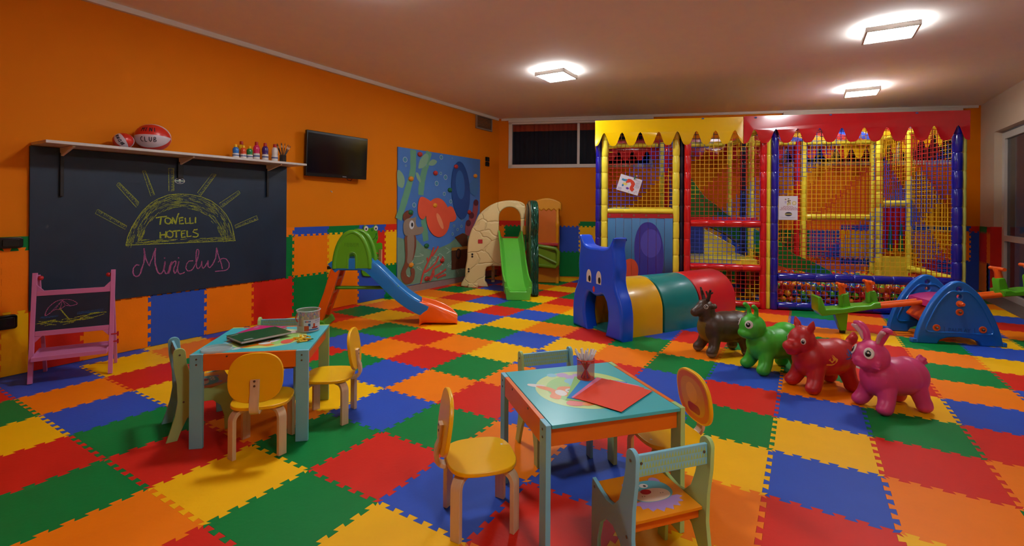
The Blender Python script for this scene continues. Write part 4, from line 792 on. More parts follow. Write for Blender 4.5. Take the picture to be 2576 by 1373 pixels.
# ------------------------------------------------------------------ blue toddler slide
M_SBLUE = mat('slide_blue_plastic', '#0C6FB4', rough=.28, coat=.2, var=.03); M_SOR = mat('slide_orange_plastic', '#F05C06', rough=.28, coat=.2, var=.03); M_SGR = mat('slide_green_plastic', '#5A9E1C', rough=.32, coat=.1, var=.03)
sl = thing('toddler_slide', 'blue toddler slide with green arched handrails and orange ladder', 'slide', (-4.74, 3.60, 0), R(36.7)); sl.scale = (1.08, 1.15, 1.02)
for s in (-1, 1):
    mk('ladder_rail', MB().sweep([(-.01, s * .115, .03), (.1, s * .115, .36), (.19, s * .125, .68)], (0, 1, 0), [(-.03, -.045), (.03, -.045), (.03, .045), (-.03, .045)]), M_SOR, sl, bevel=.012)
    c = .345; ar = [(c + .18 * cos(R(a)), .64 + .40 * sin(R(a))) for a in range(0, 181, 9)]; hole = [(c + .045, .64)] + [(c + .045 * cos(R(a)), .77 + .05 * sin(R(a))) for a in range(0, 181, 15)] + [(c - .045, .64)]
    hr = mk('handrail', MB().plate([ar[:1] + ar[1:] + hole[::-1]], .035, .006, 0, T(0, s * .14, 0) @ RX(90)), M_SGR, sl)
    mk('rim', MB().tube([(x, s * .14, z) for x, z in ar], .026, 10), M_SGR, hr)
    mk('inner_rim', MB().tube([(x, s * .14, z) for x, z in hole], .02, 8), M_SGR, hr)
    if s < 0:
        q = MB().text('FEBER', .06, T(c, s * .1585, .9) @ RX(90), .0015); mk('embossed_lettering', q, mat('slide_green_embossed', '#4C8A16', rough=.4), hr, flat=True)
for z, x in ((.2, .045), (.36, .1), (.52, .15)): mk('rung', MB().box((x, 0, z), (.07, .19, .03)), M_SOR, sl, bevel=.008)
mb = MB(); mb.slab([(-.1, .0), (.1, .0), (.07, .07), (-.03, .09)], .34, 0, T(0, .17, 0) @ RX(90)); mk('foot', mb, M_SGR, sl, bevel=.015)
path = cr([(.13, .0, .655), (.2, 0, .70), (.35, 0, .705), (.47, 0, .695), (.56, 0, .635), (.68, 0, .51), (.8, 0, .385), (.92, 0, .28), (1.02, 0, .215), (1.12, 0, .17)], 5, False)
U = [(-.155, .025), (-.15, .045), (-.13, .045), (-.118, .03), (-.105, .01), (-.09, 0), (.09, 0), (.105, .01), (.118, .03), (.13, .045), (.15, .045), (.155, .025), (.155, -.075), (.14, -.08), (.12, -.05), (-.12, -.05), (-.14, -.08), (-.155, -.075)]
mk('chute', MB().sweep(path, (0, -1, 0), U), M_SBLUE, sl, angle=50)
mk('platform', MB().plate([rrect(.33, 0, .36, .30, .03)], .075, .012, 0, T(0, 0, .655)).box((.345, -.1, .72), (.085, .06, .05)), M_SBLUE, sl)
vs = []; secs = [(1.04, .265, .20, .15), (1.12, .25, .165, .16), (1.22, .215, .12, .168), (1.32, .165, .08, .168), (1.39, .115, .055, .15), (1.435, .06, .045, .12)]; fs = []
for x, zl, zb, w in secs:
    for y, z in ((-w - .02, 0), (-w, zl * .55), (-w * .93, zl * .93), (-w * .85, zl), (-w * .74, zl * .96), (-w * .6, zb), (w * .6, zb), (w * .74, zl * .96), (w * .85, zl), (w * .93, zl * .93), (w, zl * .55), (w + .02, 0)): vs.append((x, y, z))
k = 12
for i in range(len(secs) - 1):
    for j in range(k): fs.append((i * k + j, i * k + (j + 1) % k, (i + 1) * k + (j + 1) % k, (i + 1) * k + j))
fs += [tuple(range(k)), tuple((len(secs) - 1) * k + j for j in range(k - 1, -1, -1))]
o = mk('run_out', MB().add(vs, fs), M_SOR, sl, angle=60); ss = o.modifiers.new('sub', 'SUBSURF'); ss.levels = ss.render_levels = 2
mk('spreader_bar', MB().tube([(.1, 0, .405), (.80, 0, .40)], .02, 8), M_SGR, sl)
# ------------------------------------------------------------------ climbing rock with slide and tree trunk
def rockmat():
    m = mat('sand_coloured_plastic', '#E2C88C', rough=.5, var=.05, nscale=3); nt = m.node_tree; b = nt.nodes['Principled BSDF']; tc = nt.nodes.new('ShaderNodeTexCoord')
    vo = nt.nodes.new('ShaderNodeTexVoronoi'); vo.feature = 'DISTANCE_TO_EDGE'; vo.inputs['Scale'].default_value = 2.7; mr = nt.nodes.new('ShaderNodeMapRange'); mr.inputs[2].default_value = .035; bp = nt.nodes.new('ShaderNodeBump'); bp.inputs['Distance'].default_value = .012; bp.inputs['Strength'].default_value = .8
    mp = nt.nodes.new('ShaderNodeMapping'); mp.inputs['Scale'].default_value = (1, .3, 1.1); nz = nt.nodes.new('ShaderNodeTexNoise'); nz.inputs['Scale'].default_value = 4; ad = nt.nodes.new('ShaderNodeMix'); ad.data_type = 'RGBA'; ad.blend_type = 'LINEAR_LIGHT'; ad.inputs[0].default_value = .08
    nt.links.new(tc.outputs['Object'], mp.inputs[0]); nt.links.new(tc.outputs['Object'], nz.inputs['Vector']); nt.links.new(mp.outputs[0], ad.inputs[6]); nt.links.new(nz.outputs['Color'], ad.inputs[7]); nt.links.new(ad.outputs[2], vo.inputs['Vector']); nt.links.new(vo.outputs['Distance'], mr.inputs[0]); nt.links.new(mr.outputs[0], bp.inputs['Height']); nt.links.new(bp.outputs['Normal'], b.inputs['Normal']); return m
M_ROCK = rockmat()
cl = thing('climbing_playset', 'sand-coloured plastic climbing rock with a light green slide and tree-trunk side', 'climbing toy', (-4.92, 6.57, 0), R(32))
rock = cr([(0, .0), (.0, .18), (.007, .33), (.03, .47), (.035, .62), (.05, .80), (.10, .97), (.15, 1.06), (.23, 1.23), (.39, 1.37), (.57, 1.45), (.79, 1.475), (.97, 1.435), (1.02, 1.33), (1.0, 1.0), (1.02, .6), (1.02, .3)], 4) [:-4] + [(1.02, 0), (.66, 0), (.62, .02), (.64, .08), (.66, .2), (.65, .31), (.60, .355), (.45, .36), (.37, .34), (.345, .29), (.335, .10), (.37, .06), (.39, .0)]
rock = [(x, max(z, .002)) for x, z in rock]
arch = [(.565, .79), (.567, 1.19)] + [(.75 + .183 * cos(R(a)), 1.19 + .17 * sin(R(a))) for a in range(165, 14, -15)] + [(.935, 1.19), (.945, .79)]
VM = T(0, .06, 0) @ RX(90)
rk_ = mk('rock_wall', MB().plate([rock, arch], .12, .022, 0, VM), M_ROCK, cl, angle=55)
mk('toe_step', MB().plate([rrect(.14, .035, .17, .07, .015)], .10, .012, 0, T(0, -.03, 0) @ RX(90)), M_ROCK, rk_)
mk('red_square', MB().plate([rrect(.255, .775, .075, .068, .006)], .012, .003, 0, T(0, -.004, 0) @ RX(90)), mat('red_plastic', '#B8262A', rough=.4), rk_)
for x, z in ((.12, .535), (.06, .285)):
    for d in (-.02, .02): mk('grip_hole', MB().lathe([(.017, 0), (.017, .004), (0, .005)], 14, 0, T(x, -.0, z + d) @ RX(90)), M_BLACK, rk_)
mk('deck', MB().box((.72, .33, .80), (.56, .5, .05)), mat('red_plastic', '#B8262A', rough=.4), cl, bevel=.008)
mk('rear_leg', MB().box((.46, .56, .4), (.06, .05, .8)), M_ROCK, cl, bevel=.01); mk('rear_leg', MB().box((.98, .56, .4), (.06, .05, .8)), M_ROCK, cl, bevel=.01)
M_LG = mat('light_green_plastic', '#5CB83C', rough=.25, coat=.25, var=.03)
sp = cr([(.755, .02, .835), (.765, -.10, .82), (.79, -.28, .66), (.815, -.52, .42), (.84, -.76, .235), (.86, -.95, .16), (.875, -1.10, .135)], 6, False)
U2 = [(-.205, .08), (-.2, .125), (-.18, .13), (-.165, .10), (-.15, .03), (-.125, .0), (.125, 0), (.15, .03), (.165, .10), (.18, .13), (.2, .125), (.205, .08), (.2, -.05), (-.2, -.05)]
mk('slide_chute', MB().sweep(sp, (-1, 0, 0), U2), M_LG, cl, angle=50)
mb = MB(); mb.slab([(-.17, .0), (.17, .0), (.2, .19), (.16, .2), (.12, .13), (-.12, .13), (-.16, .2), (-.2, .19)], .16, 0, T(.872, -1.02, 0) @ RX(90)); mk('slide_foot', mb, M_LG, cl, bevel=.012)
def trunkmat():
    m = mat('dark_green_plastic', '#0B4A38', rough=.3, coat=.3, var=.2); nt = m.node_tree; b = nt.nodes['Principled BSDF']; tc = nt.nodes.new('ShaderNodeTexCoord'); w = nt.nodes.new('ShaderNodeTexWave'); w.inputs['Scale'].default_value = 6; w.inputs['Distortion'].default_value = 6; bp = nt.nodes.new('ShaderNodeBump'); bp.inputs['Distance'].default_value = .03
    nt.links.new(tc.outputs['Object'], w.inputs['Vector']); nt.links.new(w.outputs['Fac'], bp.inputs['Height']); nt.links.new(bp.outputs['Normal'], b.inputs['Normal']); return m
M_TRK = trunkmat()
tr = cr([(-.02, .0), (-.02, .5), (-.04, 1.0), (-.06, 1.38), (-.2, 1.46), (-.45, 1.47), (-.68, 1.44), (-.80, 1.32), (-.82, 1.08), (-.76, .9), (-.81, .7), (-.85, .45), (-.82, .2), (-.86, .0)], 4); tr = [(x, max(z, .002)) for x, z in tr]
mk('tree_trunk_panel', MB().plate([tr], .12, .03, 0, T(1.09, 0, 0) @ RZ(3) @ basis((0, 1, 0), (0, 0, 1), (1, 0, 0))), M_TRK, cl, angle=60)
mk('bark_stripe', MB().plate([cr([(-.1, .85), (-.12, 1.36), (-.3, 1.4), (-.42, 1.3), (-.36, 1.0), (-.26, .8)], 4)], .02, .006, 0, T(1.025, 0, 0) @ RZ(3) @ basis((0, 1, 0), (0, 0, 1), (1, 0, 0))), mat('bark_brown_plastic', '#4A4A38', rough=.4, bump=.3, bscale=14), cl)
mk('hinge', MB().box((1.0, -.03, .97), (.05, .02, .15)), mat('hinge_yellow', '#D89A20', rough=.4), cl, bevel=.006)
# yellow tower behind it
tw = thing('play_tower', 'yellow and orange plastic play tower half hidden behind the climbing rock', 'play tower', (-3.99, 7.75, 0), R(24))
M_AMB = mat('amber_plastic', '#C87A0C', rough=.4, var=.1); M_YP = mat('yellow_orange_plastic', '#D89010', rough=.4, var=.08)
for x in (-.2, .2):
    for y in (0, .4): mk('tower_post', MB().lathe([(.035, 0), (.035, .1), (.028, .12), (.028, 1.0), (.036, 1.02), (.036, 1.1), (.028, 1.12), (.028, 1.42)], 14, 0, T(x, y, 0)), M_YP, tw)
mk('front_panel', MB().box((0, 0, 1.03), (.36, .03, .62)), mat('orange_panel_plastic', '#C8640C', rough=.45), tw, bevel=.006)
mk('canopy', MB().plate([[(-.27, 1.3)] + cr([(-.27, 1.3), (-.26, 1.42), (-.16, 1.5), (.02, 1.53), (.16, 1.5), (.26, 1.44), (.27, 1.3)], 4, False) + [(.27 - .09 * k / 2, 1.3 + (.03 if k % 2 else -.01)) for k in range(1, 12)]], .46, .02, 0, T(0, .2, 0) @ RX(90)), M_YP, tw)
mk('counter', MB().box((0, .15, .70), (.44, .5, .05)), mat('red_plastic', '#B8262A'), tw, bevel=.01)
mk('base', MB().box((0, .2, .14), (.46, .46, .28)), M_AMB, tw, bevel=.02); mk('side_panel', MB().box((-.18, .2, .48), (.03, .36, .4)), M_YP, tw, bevel=.01)
mk('green_rail', MB().tube([(-.2, -.1, .68), (.18, -.16, .63), (.22, -.16, .58), (.22, -.16, .36), (.18, -.16, .31), (-.2, -.1, .33)], .035, 10).box((.0, -.12, .48), (.38, .02, .3), 0, T(0, 0, 0)).tube([(-.2, -.12, .55), (.2, -.16, .38)], .022, 8), mat('olive_green_plastic', '#6A8A14', rough=.35), tw)
# ------------------------------------------------------------------ soft play tunnel
def vinyl(n, h, **k): return mat('vinyl_' + n, h, rough=.33, coat=.12, var=.03, bump=.05, bscale=9, **k)
V_BL = vinyl('royal_blue', '#0A4EDC'); V_YE = vinyl('yellow', '#E2AC08'); V_TE = vinyl('teal', '#027A78'); V_RE = vinyl('red', '#C81C20'); V_NV = vinyl('navy', '#141C7A')
tu = thing('crawl_tunnel', 'padded crawl tunnel with a blue cat-shaped head and yellow, teal and red arches', 'play tunnel', (-1.935, 4.925, 0), R(-31.6))
h = [(.43, 0), (.435, .16), (.43, .27), (.40, .40), (.345, .50), (.318, .60), (.328, .72), (.312, .84), (.298, .92), (.31, 1.0), (.325, 1.035), (.30, 1.045), (.25, 1.0), (.20, .945), (.10, .925)]
op = [(.16, 0), (.185, .08), (.205, .17), (.205, .27), (.18, .36), (.135, .42), (.10, .425), (.055, .405), (0, .395)]
right = [(.43, 0)] + cr(h, 4, False)[1:]
outl = right + [(-x, z) for x, z in right[::-1]] + [(-x, z) for x, z in op] + op[::-1][1:]
hd = mk('head', MB().plate([outl], .17, .03, 0, T(0, .085, 0) @ RX(90)), V_BL, tu, angle=50)
for x in (-.115, .06):
    e = mk('eye', MB().face([(x + a, .60 + b) for a, b in [(-.043, -.065), (.043, -.07)] + [(.045 * cos(R(q)), .035 * 0 + .0 + .075 * sin(R(q))) for q in range(0, 181, 15)]], .0, 0, T(0, -.0012, 0) @ RX(90)), M_WHITE, hd, flat=True)
    mk('pupil', MB().face(ell(x + .012, .575, .022, .035, 20), 0, 0, T(0, -.0022, 0) @ RX(90)), M_BLACK, e, flat=True)
mk('nose', MB().face(ell(-.025, .468, .02, .033, 20), 0, 0, T(0, -.0012, 0) @ RX(90)), mat('nose_red', '#C8202A', rough=.4), hd, flat=True)
def arch_seg(name, y0, y1, x0, x1, m):
    o_ = [(.335, 0), (.335, .22)] + [(.335 * cos(R(a)), .235 + .345 * sin(R(a))) for a in range(8, 173, 8)] + [(-.335, .22), (-.335, 0)]
    i_ = [(-.265, 0), (-.265, .22)] + [(.265 * cos(R(a)), .235 + .275 * sin(R(a))) for a in range(172, 7, -8)] + [(.265, .22), (.265, 0)]
    mk(name, MB().plate([o_ + i_], y1 - y0, .012, 0, T((x0 + x1) / 2, (y0 + y1) / 2, 0) @ RZ(math.degrees(math.atan2(x0 - x1, y1 - y0))) @ RX(90)), m, tu, angle=50)
arch_seg('yellow_arch', .172, .66, 0, -.005, V_YE); arch_seg('teal_arch', .665, 1.24, -.005, -.04, V_TE); arch_seg('red_arch', 1.245, 1.95, -.045, -.13, V_RE)
mk('floor_pad', MB().box((-.03, .6, .012), (.5, 1.0, .024)), V_TE, tu, bevel=.006)
# ------------------------------------------------------------------ inflatable hopper animals
from mathutils.bvhtree import BVHTree
def hopper(kind, label, loc, heading, cols):
    t = thing('hopper_' + kind, label, 'hopper toy', (loc[0], loc[1], 0), R(heading), 'inflatable hopper animals'); k_ = dict(deer=.94, caterpillar=.88, horse=.88, rabbit=.82)[kind]; t.scale = (k_, k_, k_)
    m = cols['m']; mb = MB(); g = dict(seg=24, rings=16)
    hx, hz, hr_ = {'deer': (.165, .465, .085), 'caterpillar': (.19, .425, .115), 'horse': (.17, .42, .105), 'rabbit': (.17, .44, .118)}[kind]
    mb.ball((-.07, 0, .265), (.235, .165, .152), **g); mb.ball((.085, 0, .26), (.14, .145, .158), **g); mb.ball((-.18, 0, .265), (.15, .15, .155), **g)
    if kind == 'caterpillar': mb.ball((-.16, 0, .34), (.13, .125, .115), **g)
    mb.tube([(.09, 0, .28), (.13, 0, .34), (hx - .01, 0, hz)], [.11, .085, .08], 18)
    for s in (-1, 1):
        for x, fx in ((.10, .055), (-.19, -.035)):
            big = 1.0 if kind != 'deer' else .85
            mb.tube([(x, s * .075, .2), (x + fx * .5, s * .098, .10), (x + fx, s * .112, .055)], [.07 * big, .06 * big, .058 * big], 16); mb.ball((x + fx + .008, s * .114, .05), (.064 * big, .056 * big, .0502), **g)
    H = Vector((hx, 0, hz))
    if kind == 'rabbit':
        mb.ball(H, (.128, .128, .128), **g); mb.ball(H + Vector((.085, 0, -.045)), (.06, .075, .05), **g); mb.ball(H + Vector((.135, 0, -.02)), (.022, .028, .02), **g)
        for s in (-1, 1):
            for k in (-1, 0, 1): mb.ball(H + Vector((.055, s * .10, -.045 + .022 * k)), (.02, .035, .012), 12, 8)
            mb.tube(cr([H + Vector((-.01, s * .05, .09)), H + Vector((-.02, s * .075, .17)), H + Vector((-.015, s * .12, .235)), H + Vector((0, s * .17, .24))], 4, False), [.022 + .014 * sin(pi * min(1, k / 10)) for k in range(13)], 12)
        for k in range(5): a = 2 * pi * k / 5; mb.tube([(-.29, 0, .36), (-.335 + .025 * cos(a), .035 * sin(a), .40 + .035 * cos(a))], [.03, .014], 10)
        mb.ball((-.31, 0, .375), .035, 14, 10)
    if kind == 'horse':
        mb.ball(H, (.11, .10, .115), **g); mb.tube([H + Vector((.04, 0, -.02)), H + Vector((.09, 0, -.05)), H + Vector((.12, 0, -.055))], [.08, .066, .055], 18); mb.ball(H + Vector((.125, 0, -.045)), (.048, .056, .047), **g); mb.ball(H + Vector((.095, 0, -.10)), (.05, .045, .022), **g)
        for s in (-1, 1): mb.tube([H + Vector((-.02, s * .055, .08)), H + Vector((-.025, s * .08, .13)), H + Vector((-.02, s * .10, .185))], [.026, .03, .008], 12)
        for k in range(9): a = R(70 + 17 * k); mb.tube([H + Vector((.09 * cos(a) - .01, 0, .09 * sin(a))), H + Vector((.128 * cos(a + .15) - .01, .012 * (-1) ** k, .128 * sin(a + .15)))], [.022, .007], 8)
        mb.tube([(-.28, 0, .36), (-.33, 0, .40), (-.35, 0, .43), (-.345, 0, .475)], [.03, .042, .036, .01], 12); mb.ball((-.31, .02, .415), (.03, .02, .03), 12, 8)
    if kind == 'deer':
        mb.ball(H, (.085, .075, .08), **g); mb.tube([H + Vector((.03, 0, -.01)), H + Vector((.075, 0, -.035)), H + Vector((.10, 0, -.045))], [.065, .055, .048], 16); mb.ball(H + Vector((.105, 0, -.045)), (.045, .05, .044), **g)
        for s in (-1, 1): mb.tube([H + Vector((-.02, s * .06, .02)), H + Vector((-.03, s * .115, .03)), H + Vector((-.03, s * .14, .02))], [.022, .03, .016], 12)
        mb.ball((-.31, 0, .37), (.05, .04, .045), 14, 10)
    if kind == 'caterpillar':
        mb.ball(H, (.118, .115, .115), **g); mb.ball(H + Vector((.055, 0, -.055)), (.085, .085, .055), **g)
        for s in (-1, 1): mb.tube([H + Vector((.0, s * .045, .09)), H + Vector((.0, s * .05, .15)), H + Vector((.005, s * .058, .175)), H + Vector((.045, s * .062, .21)), H + Vector((.05, s * .062, .214))], [.024, .021, .021, .023, .012], 12)
    body = blob('body', mb, m, t, voxel=.0085 if kind != 'rabbit' else .008, smooth=9, colour=cols.get('paint'))
    bv = BVHTree.FromPolygons([v.co.copy() for v in body.data.vertices], [tuple(p.vertices) for p in body.data.polygons])
    def surf(d, o=None):
        q = bv.ray_cast((H if o is None else o) + d.normalized() * .5, -d.normalized()); return q[0], q[1]
    ex = {'rabbit': (.72, .52, .36, .036, .046), 'horse': (.55, .78, .12, .02, .026), 'deer': (.35, .8, .22, .019, .02), 'caterpillar': (.74, .55, .32, .036, .038)}[kind]
    for s in (-1, 1):
        p, n = surf(Vector((ex[0], s * ex[1], ex[2]))); Q = n.to_track_quat('Z', 'Y').to_matrix().to_4x4(); up = Vector((0, 0, 1)); y = (up - n * up.dot(n)).normalized(); x = y.cross(n); B = basis(x, y, n, p)
        a, b = ex[3], ex[4]
        if kind == 'deer': e = mk('eye', MB().tube([B @ Vector((a * cos(2 * pi * k / 24), b * sin(2 * pi * k / 24), .0)) for k in range(24)], .0022, 6, closed=True), M_WHITE, t); mk('pupil', MB().tube([B @ Vector((.005 + .011 * cos(2 * pi * k / 20), .013 * sin(2 * pi * k / 20), .003)) for k in range(20)], .002, 6, closed=True), M_WHITE, e); continue
        e = mk('eye', MB().ball((0, 0, 0), (a, b, .009), 24, 12, 0, B), M_WHITE, t)
        pu = MB().ball((s * -.004, -.004, .0065), (a * .58, b * .58, .0065), 18, 10, 0, B); mk('pupil', pu, M_TVB, e); mk('glint', MB().ball((s * -.004, .002, .0125), (a * .16, b * .2, .002), 10, 6, 0, B), M_WHITE, e)
        if kind == 'rabbit':
            q = mk('inner_ear', MB().tube([H + Vector((.012, s * .068, .125)), H + Vector((.016, s * .085, .18)), H + Vector((.03, s * .125, .222)), H + Vector((.038, s * .15, .228))], [.01, .018, .02, .01], 10), mat('pale_pink_rubber', '#C89A9E', rough=.5), t)
    def swirl(at, sc, colr):
        pts = [(.5, .1), (.3, -.45), (-.25, -.6), (-.75, -.45)]; mbs = MB()
        spi = [(.42 * (1 - k / 26) * cos(R(70 - 16 * k)), .42 * (1 - k / 26) * sin(R(70 - 16 * k))) for k in range(20)]
        def put(P, w):
            vs = []
            for i, (a, b) in enumerate(P):
                tx = P[min(i + 1, len(P) - 1)][0] - P[max(i - 1, 0)][0]; tz = P[min(i + 1, len(P) - 1)][1] - P[max(i - 1, 0)][1]; L = math.hypot(tx, tz) or 1
                for q in (-1, 1):
                    ww = w[i] if isinstance(w, list) else w
                    o_ = Vector((at[0] - (a - q * tz / L * ww) * sc, .4, at[1] + (b + q * tx / L * ww * -1) * sc)); r_ = bv.ray_cast(o_, Vector((0, -1, 0))); vs.append((r_[0] + r_[1] * .0012) if r_[0] else o_)
            mbs.add(vs, [(2 * i, 2 * i + 1, 2 * i + 3, 2 * i + 2) for i in range(len(P) - 1)])
        put(spi, [.09 + .08 * (1 - k / 20) for k in range(20)]); put(cr([(.30, .38), (.62, .15), (.5, -.35), (.05, -.6), (-.6, -.62)], 5, False), [.2 - .007 * k for k in range(21)])
        mk('swirl_print', mbs, colr, t, flat=True)
    if kind == 'horse': swirl((.02, .29), .068, mat('swirl_yellow', '#E4A41E', rough=.5)); swirl((-.15, .33), .062, mat('swirl_blue', '#2A6CC0', rough=.5))
    if kind == 'deer':
        for s in (-1, 1):
            a = mk('antler', MB().tube([H + Vector((-.01, s * .03, .07)), H + Vector((-.01, s * .055, .12)), H + Vector((-.005, s * .085, .185))], [.019, .017, .009], 8).tube([H + Vector((-.01, s * .05, .11)), H + Vector((.01, s * .035, .165))], [.014, .008], 8).tube([H + Vector((-.008, s * .065, .14)), H + Vector((-.02, s * .10, .16))], [.012, .008], 8), mat('antler_brown', '#3A241C', rough=.5), t)
    if kind == 'rabbit': mk('teeth', MB().box(tuple(H + Vector((.125, .0, -.085))), (.015, .03, .016)), M_WHITE, t, bevel=.003)
    return t
rub = lambda n, h: mat('rubber_' + n, h, rough=.42, var=.04, bump=.04, bscale=50)
M_BRN = rub('brown', '#4A3222'); M_HOOF = mat('grey_hoof', '#6E665E', rough=.5); M_BELLY = rub('mustard', '#6E5410')
hopper('deer', 'dark brown deer hopper with antlers beside the red tunnel arch', (-.673, 4.85), 222, dict(m=[M_BRN, M_HOOF, M_BELLY], paint=lambda c: 1 if c.z < .045 and c.z > .012 else (2 if c.x > .165 and .14 < c.z < .33 and abs(c.y) < .07 else 0)))
hopper('caterpillar', 'bright green hopper with antennae and big eyes', (-.242, 4.564), 222, dict(m=rub('green', '#3EB42A')))
hopper('horse', 'red horse hopper with yellow and blue swirls', (.096, 4.315), 222, dict(m=rub('red', '#B81A1C')))
hopper('rabbit', 'pink rabbit hopper with long ears, nearest of the animals', (.493, 4.131), 221, dict(m=rub('pink', '#D03A78')))
# ------------------------------------------------------------------ seesaw
M_PB = mat('seesaw_blue_plastic', '#0A64C0', rough=.3, coat=.15, var=.03); M_PG = mat('seesaw_green_plastic', '#4FA016', rough=.3, coat=.15, var=.03); M_PO = mat('seesaw_orange_plastic', '#E0560C', rough=.35, var=.03); M_PP = mat('seesaw_pink_plastic', '#B8286A', rough=.3, coat=.2)
sw = thing('seesaw', 'blue and green plastic seesaw with orange bars before the ball pit', 'seesaw', (1.235, 6.72, 0), R(20))
rgt = [(.19, 0), (.375, 0), (.37, .07), (.345, .17), (.30, .29), (.235, .42), (.16, .53), (.09, .60), (.045, .63), (0, .64)]
fo = [(.19, 0)] + [(.375, 0)] + cr(rgt[1:], 4, False)[1:]; fo = fo + [(-x, z) for x, z in fo[::-1]] + [(-.165, .045), (-.10, .07), (0, .08), (.10, .07), (.165, .045)]
for s in (-1, 1):
    SM = T(0, s * .245, 0) @ RX(90)
    p = mk('side_frame', MB().plate([fo, ell(0, .56, .024, .024, 18), ell(0, .485, .022, .022, 18)], .06, .012, 0, SM), M_PB, sw, angle=50)
    inn = [(x * .86, .055 + z * .86 + .03) for x, z in fo]
    mk('raised_border', MB().tube([(x, s * .245 - .03, z) for x, z in cr([(.29, .14), (.24, .29), (.17, .43), (.08, .53), (.0, .56 - .03), (-.08, .53), (-.17, .43), (-.24, .29), (-.29, .14), (-.2, .12), (0, .125), (.2, .12)], 4)], .008, 6, closed=True), M_PB, p)
    for x in (-.365, .365): mk('foot_stop', MB().box((x * 1.07, s * .245, .022), (.04, .06, .044)), M_PB, p, bevel=.008)
    if s < 0:
        for x, z in ((0, .33), (-.2, .165), (.2, .165)):
            b = mk('bolt_cap', MB().lathe([(.034, 0), (.034, .004), (.027, .006), (.024, .002), (0, .002)], 20, 0, T(x, -.275, z) @ RX(90)), M_PO, p); 
        for x, z in ((0, .33), (-.2, .165), (.2, .165)): mk('bolt', MB().lathe([(.011, 0), (.011, .02), (.007, .025), (0, .025)], 12, 0, T(x, -.275, z) @ RX(90)), M_SCREW, p)
        mk('peg', MB().lathe([(.032, 0), (.032, .006), (.02, .012), (.02, .05), (.014, .058), (0, .058)], 16, 0, T(0, -.275, .415) @ RX(90)), M_PO, p)
        mk('embossed_lettering', MB().text('PALPLAY', .05, T(0, -.2755, .15) @ RX(90), .002).box((-.13, -.276, .15), (.004, .003, .06)).box((.13, -.276, .15), (.004, .003, .06)), mat('seesaw_blue_embossed', '#0A4E98', rough=.4), p, flat=True)
TM = T(-.05, 0, .40) @ RY(-8.7)
for y in (-.046, .046): mk('bar', MB().tube([(-.78, y, 0), (.78, y, 0)], .026, 12, 0, M=TM), M_PO, sw)
mk('saddle_cover', MB().plate([[(-.17, -.02), (.17, -.02), (.15, .04), (.05, .055), (-.05, .055), (-.15, .04)]], .36, .008, 0, TM @ RX(90)), M_PP, sw)
mk('axle_guard', MB().slab([(-.15, .33), (.15, .35), (.24, .16), (-.05, .10), (-.24, .22)], .38, 0, T(0, .19, 0) @ RX(90)), M_PO, sw, bevel=.02)
for s in (-1, 1):
    SMx = TM @ Matrix.Scale(1, 4)
    st = mk('seat', MB().plate([[(s * .56, -.01), (s * .56, .05), (s * .62, .055), (s * .66, .03), (s * .80, .035), (s * .92, .025), (s * 1.09, .03), (s * 1.115, .16), (s * 1.13, .175), (s * 1.155, .17), (s * 1.17, .02), (s * 1.14, -.035), (s * .9, -.03)]], .20, .012, 0, SMx @ RX(90)), M_PG, sw)
    for x in (.60, .87):
        q = mk('handle_post', MB().plate([[(s * (x - .045), .0), (s * (x - .04), .15), (s * (x - .03), .168), (s * (x + .015), .17), (s * (x + .03), .155), (s * (x + .05), .0)]], .09, .01, 0, SMx @ RX(90)), M_PG, sw)
        mk('handle', MB().lathe([(.034, .15), (.03, .225), (.036, .25), (.03, .275), (0, .28)], 14, 0, SMx @ T(s * x, 0, 0)).tube([SMx @ Vector((s * x, -.095, .262)), SMx @ Vector((s * x, .095, .262))], .019, 10), M_PO, q)
    zb = SMx @ Vector((s * .93, 0, -.03)); L = mk('support_leg', MB().add([(zb.x + a * .07, b * .045, zb.z + .012) for a, b in ((-1, -1), (1, -1), (1, 1), (-1, 1))] + [(zb.x + .03 + a * .03, b * .03, zb.z - .20) for a, b in ((-1, -1), (1, -1), (1, 1), (-1, 1))], [(0, 1, 2, 3), (7, 6, 5, 4), (0, 4, 5, 1), (1, 5, 6, 2), (2, 6, 7, 3), (3, 7, 4, 0)]), M_PG, sw, bevel=.008)
    mk('rubber_tip', MB().lathe([(0, -.228), (.028, -.228), (.03, -.195), (0, -.195)], 14, 0, T(zb.x + .03, 0, zb.z)), M_BLACK, L)
# ------------------------------------------------------------------ netted soft-play frame
V_Y2 = mat('sleeve_yellow', '#EAD63C', rough=.28, coat=.3, var=.03); V_R2 = mat('sleeve_red', '#C8141A', rough=.22, coat=.4, var=.03); V_B2 = mat('sleeve_blue', '#16168C', rough=.2, coat=.5, var=.03); V_N2 = mat('sleeve_navy', '#0E0E3A', rough=.35, coat=.2); V_L2 = mat('sleeve_lime', '#C6CC62', rough=.3, coat=.2)
ps = thing('soft_play_frame', 'large netted soft-play house with padded posts, scalloped valance and ball pit', 'play structure', (-.346, 7.407, 0), R(20.5))
def sleeve(a, b, r):
    a, b = Vector(a), Vector(b); L = (b - a).length; n = max(1, round(L / .235)); pts = []; rs = []
    for k in range(n):
        for f, q in ((0, .86), (.025, .93), (.08, .99), (.5, 1.03), (.92, .99), (.975, .93)): pts.append(a.lerp(b, (k + f) / n)); rs.append(r * q)
    pts.append(b); rs.append(r * .86); return MB().tube(pts, rs, 14)
def post(s, d, r, m, z0=0, z1=2.55): mk('post', sleeve((s, d, z0 + .004), (s, d, z1), r), m, ps, angle=60)
def beam(a, b, r, m): mk('padded_beam', sleeve(a, b, r), m, ps, angle=60)
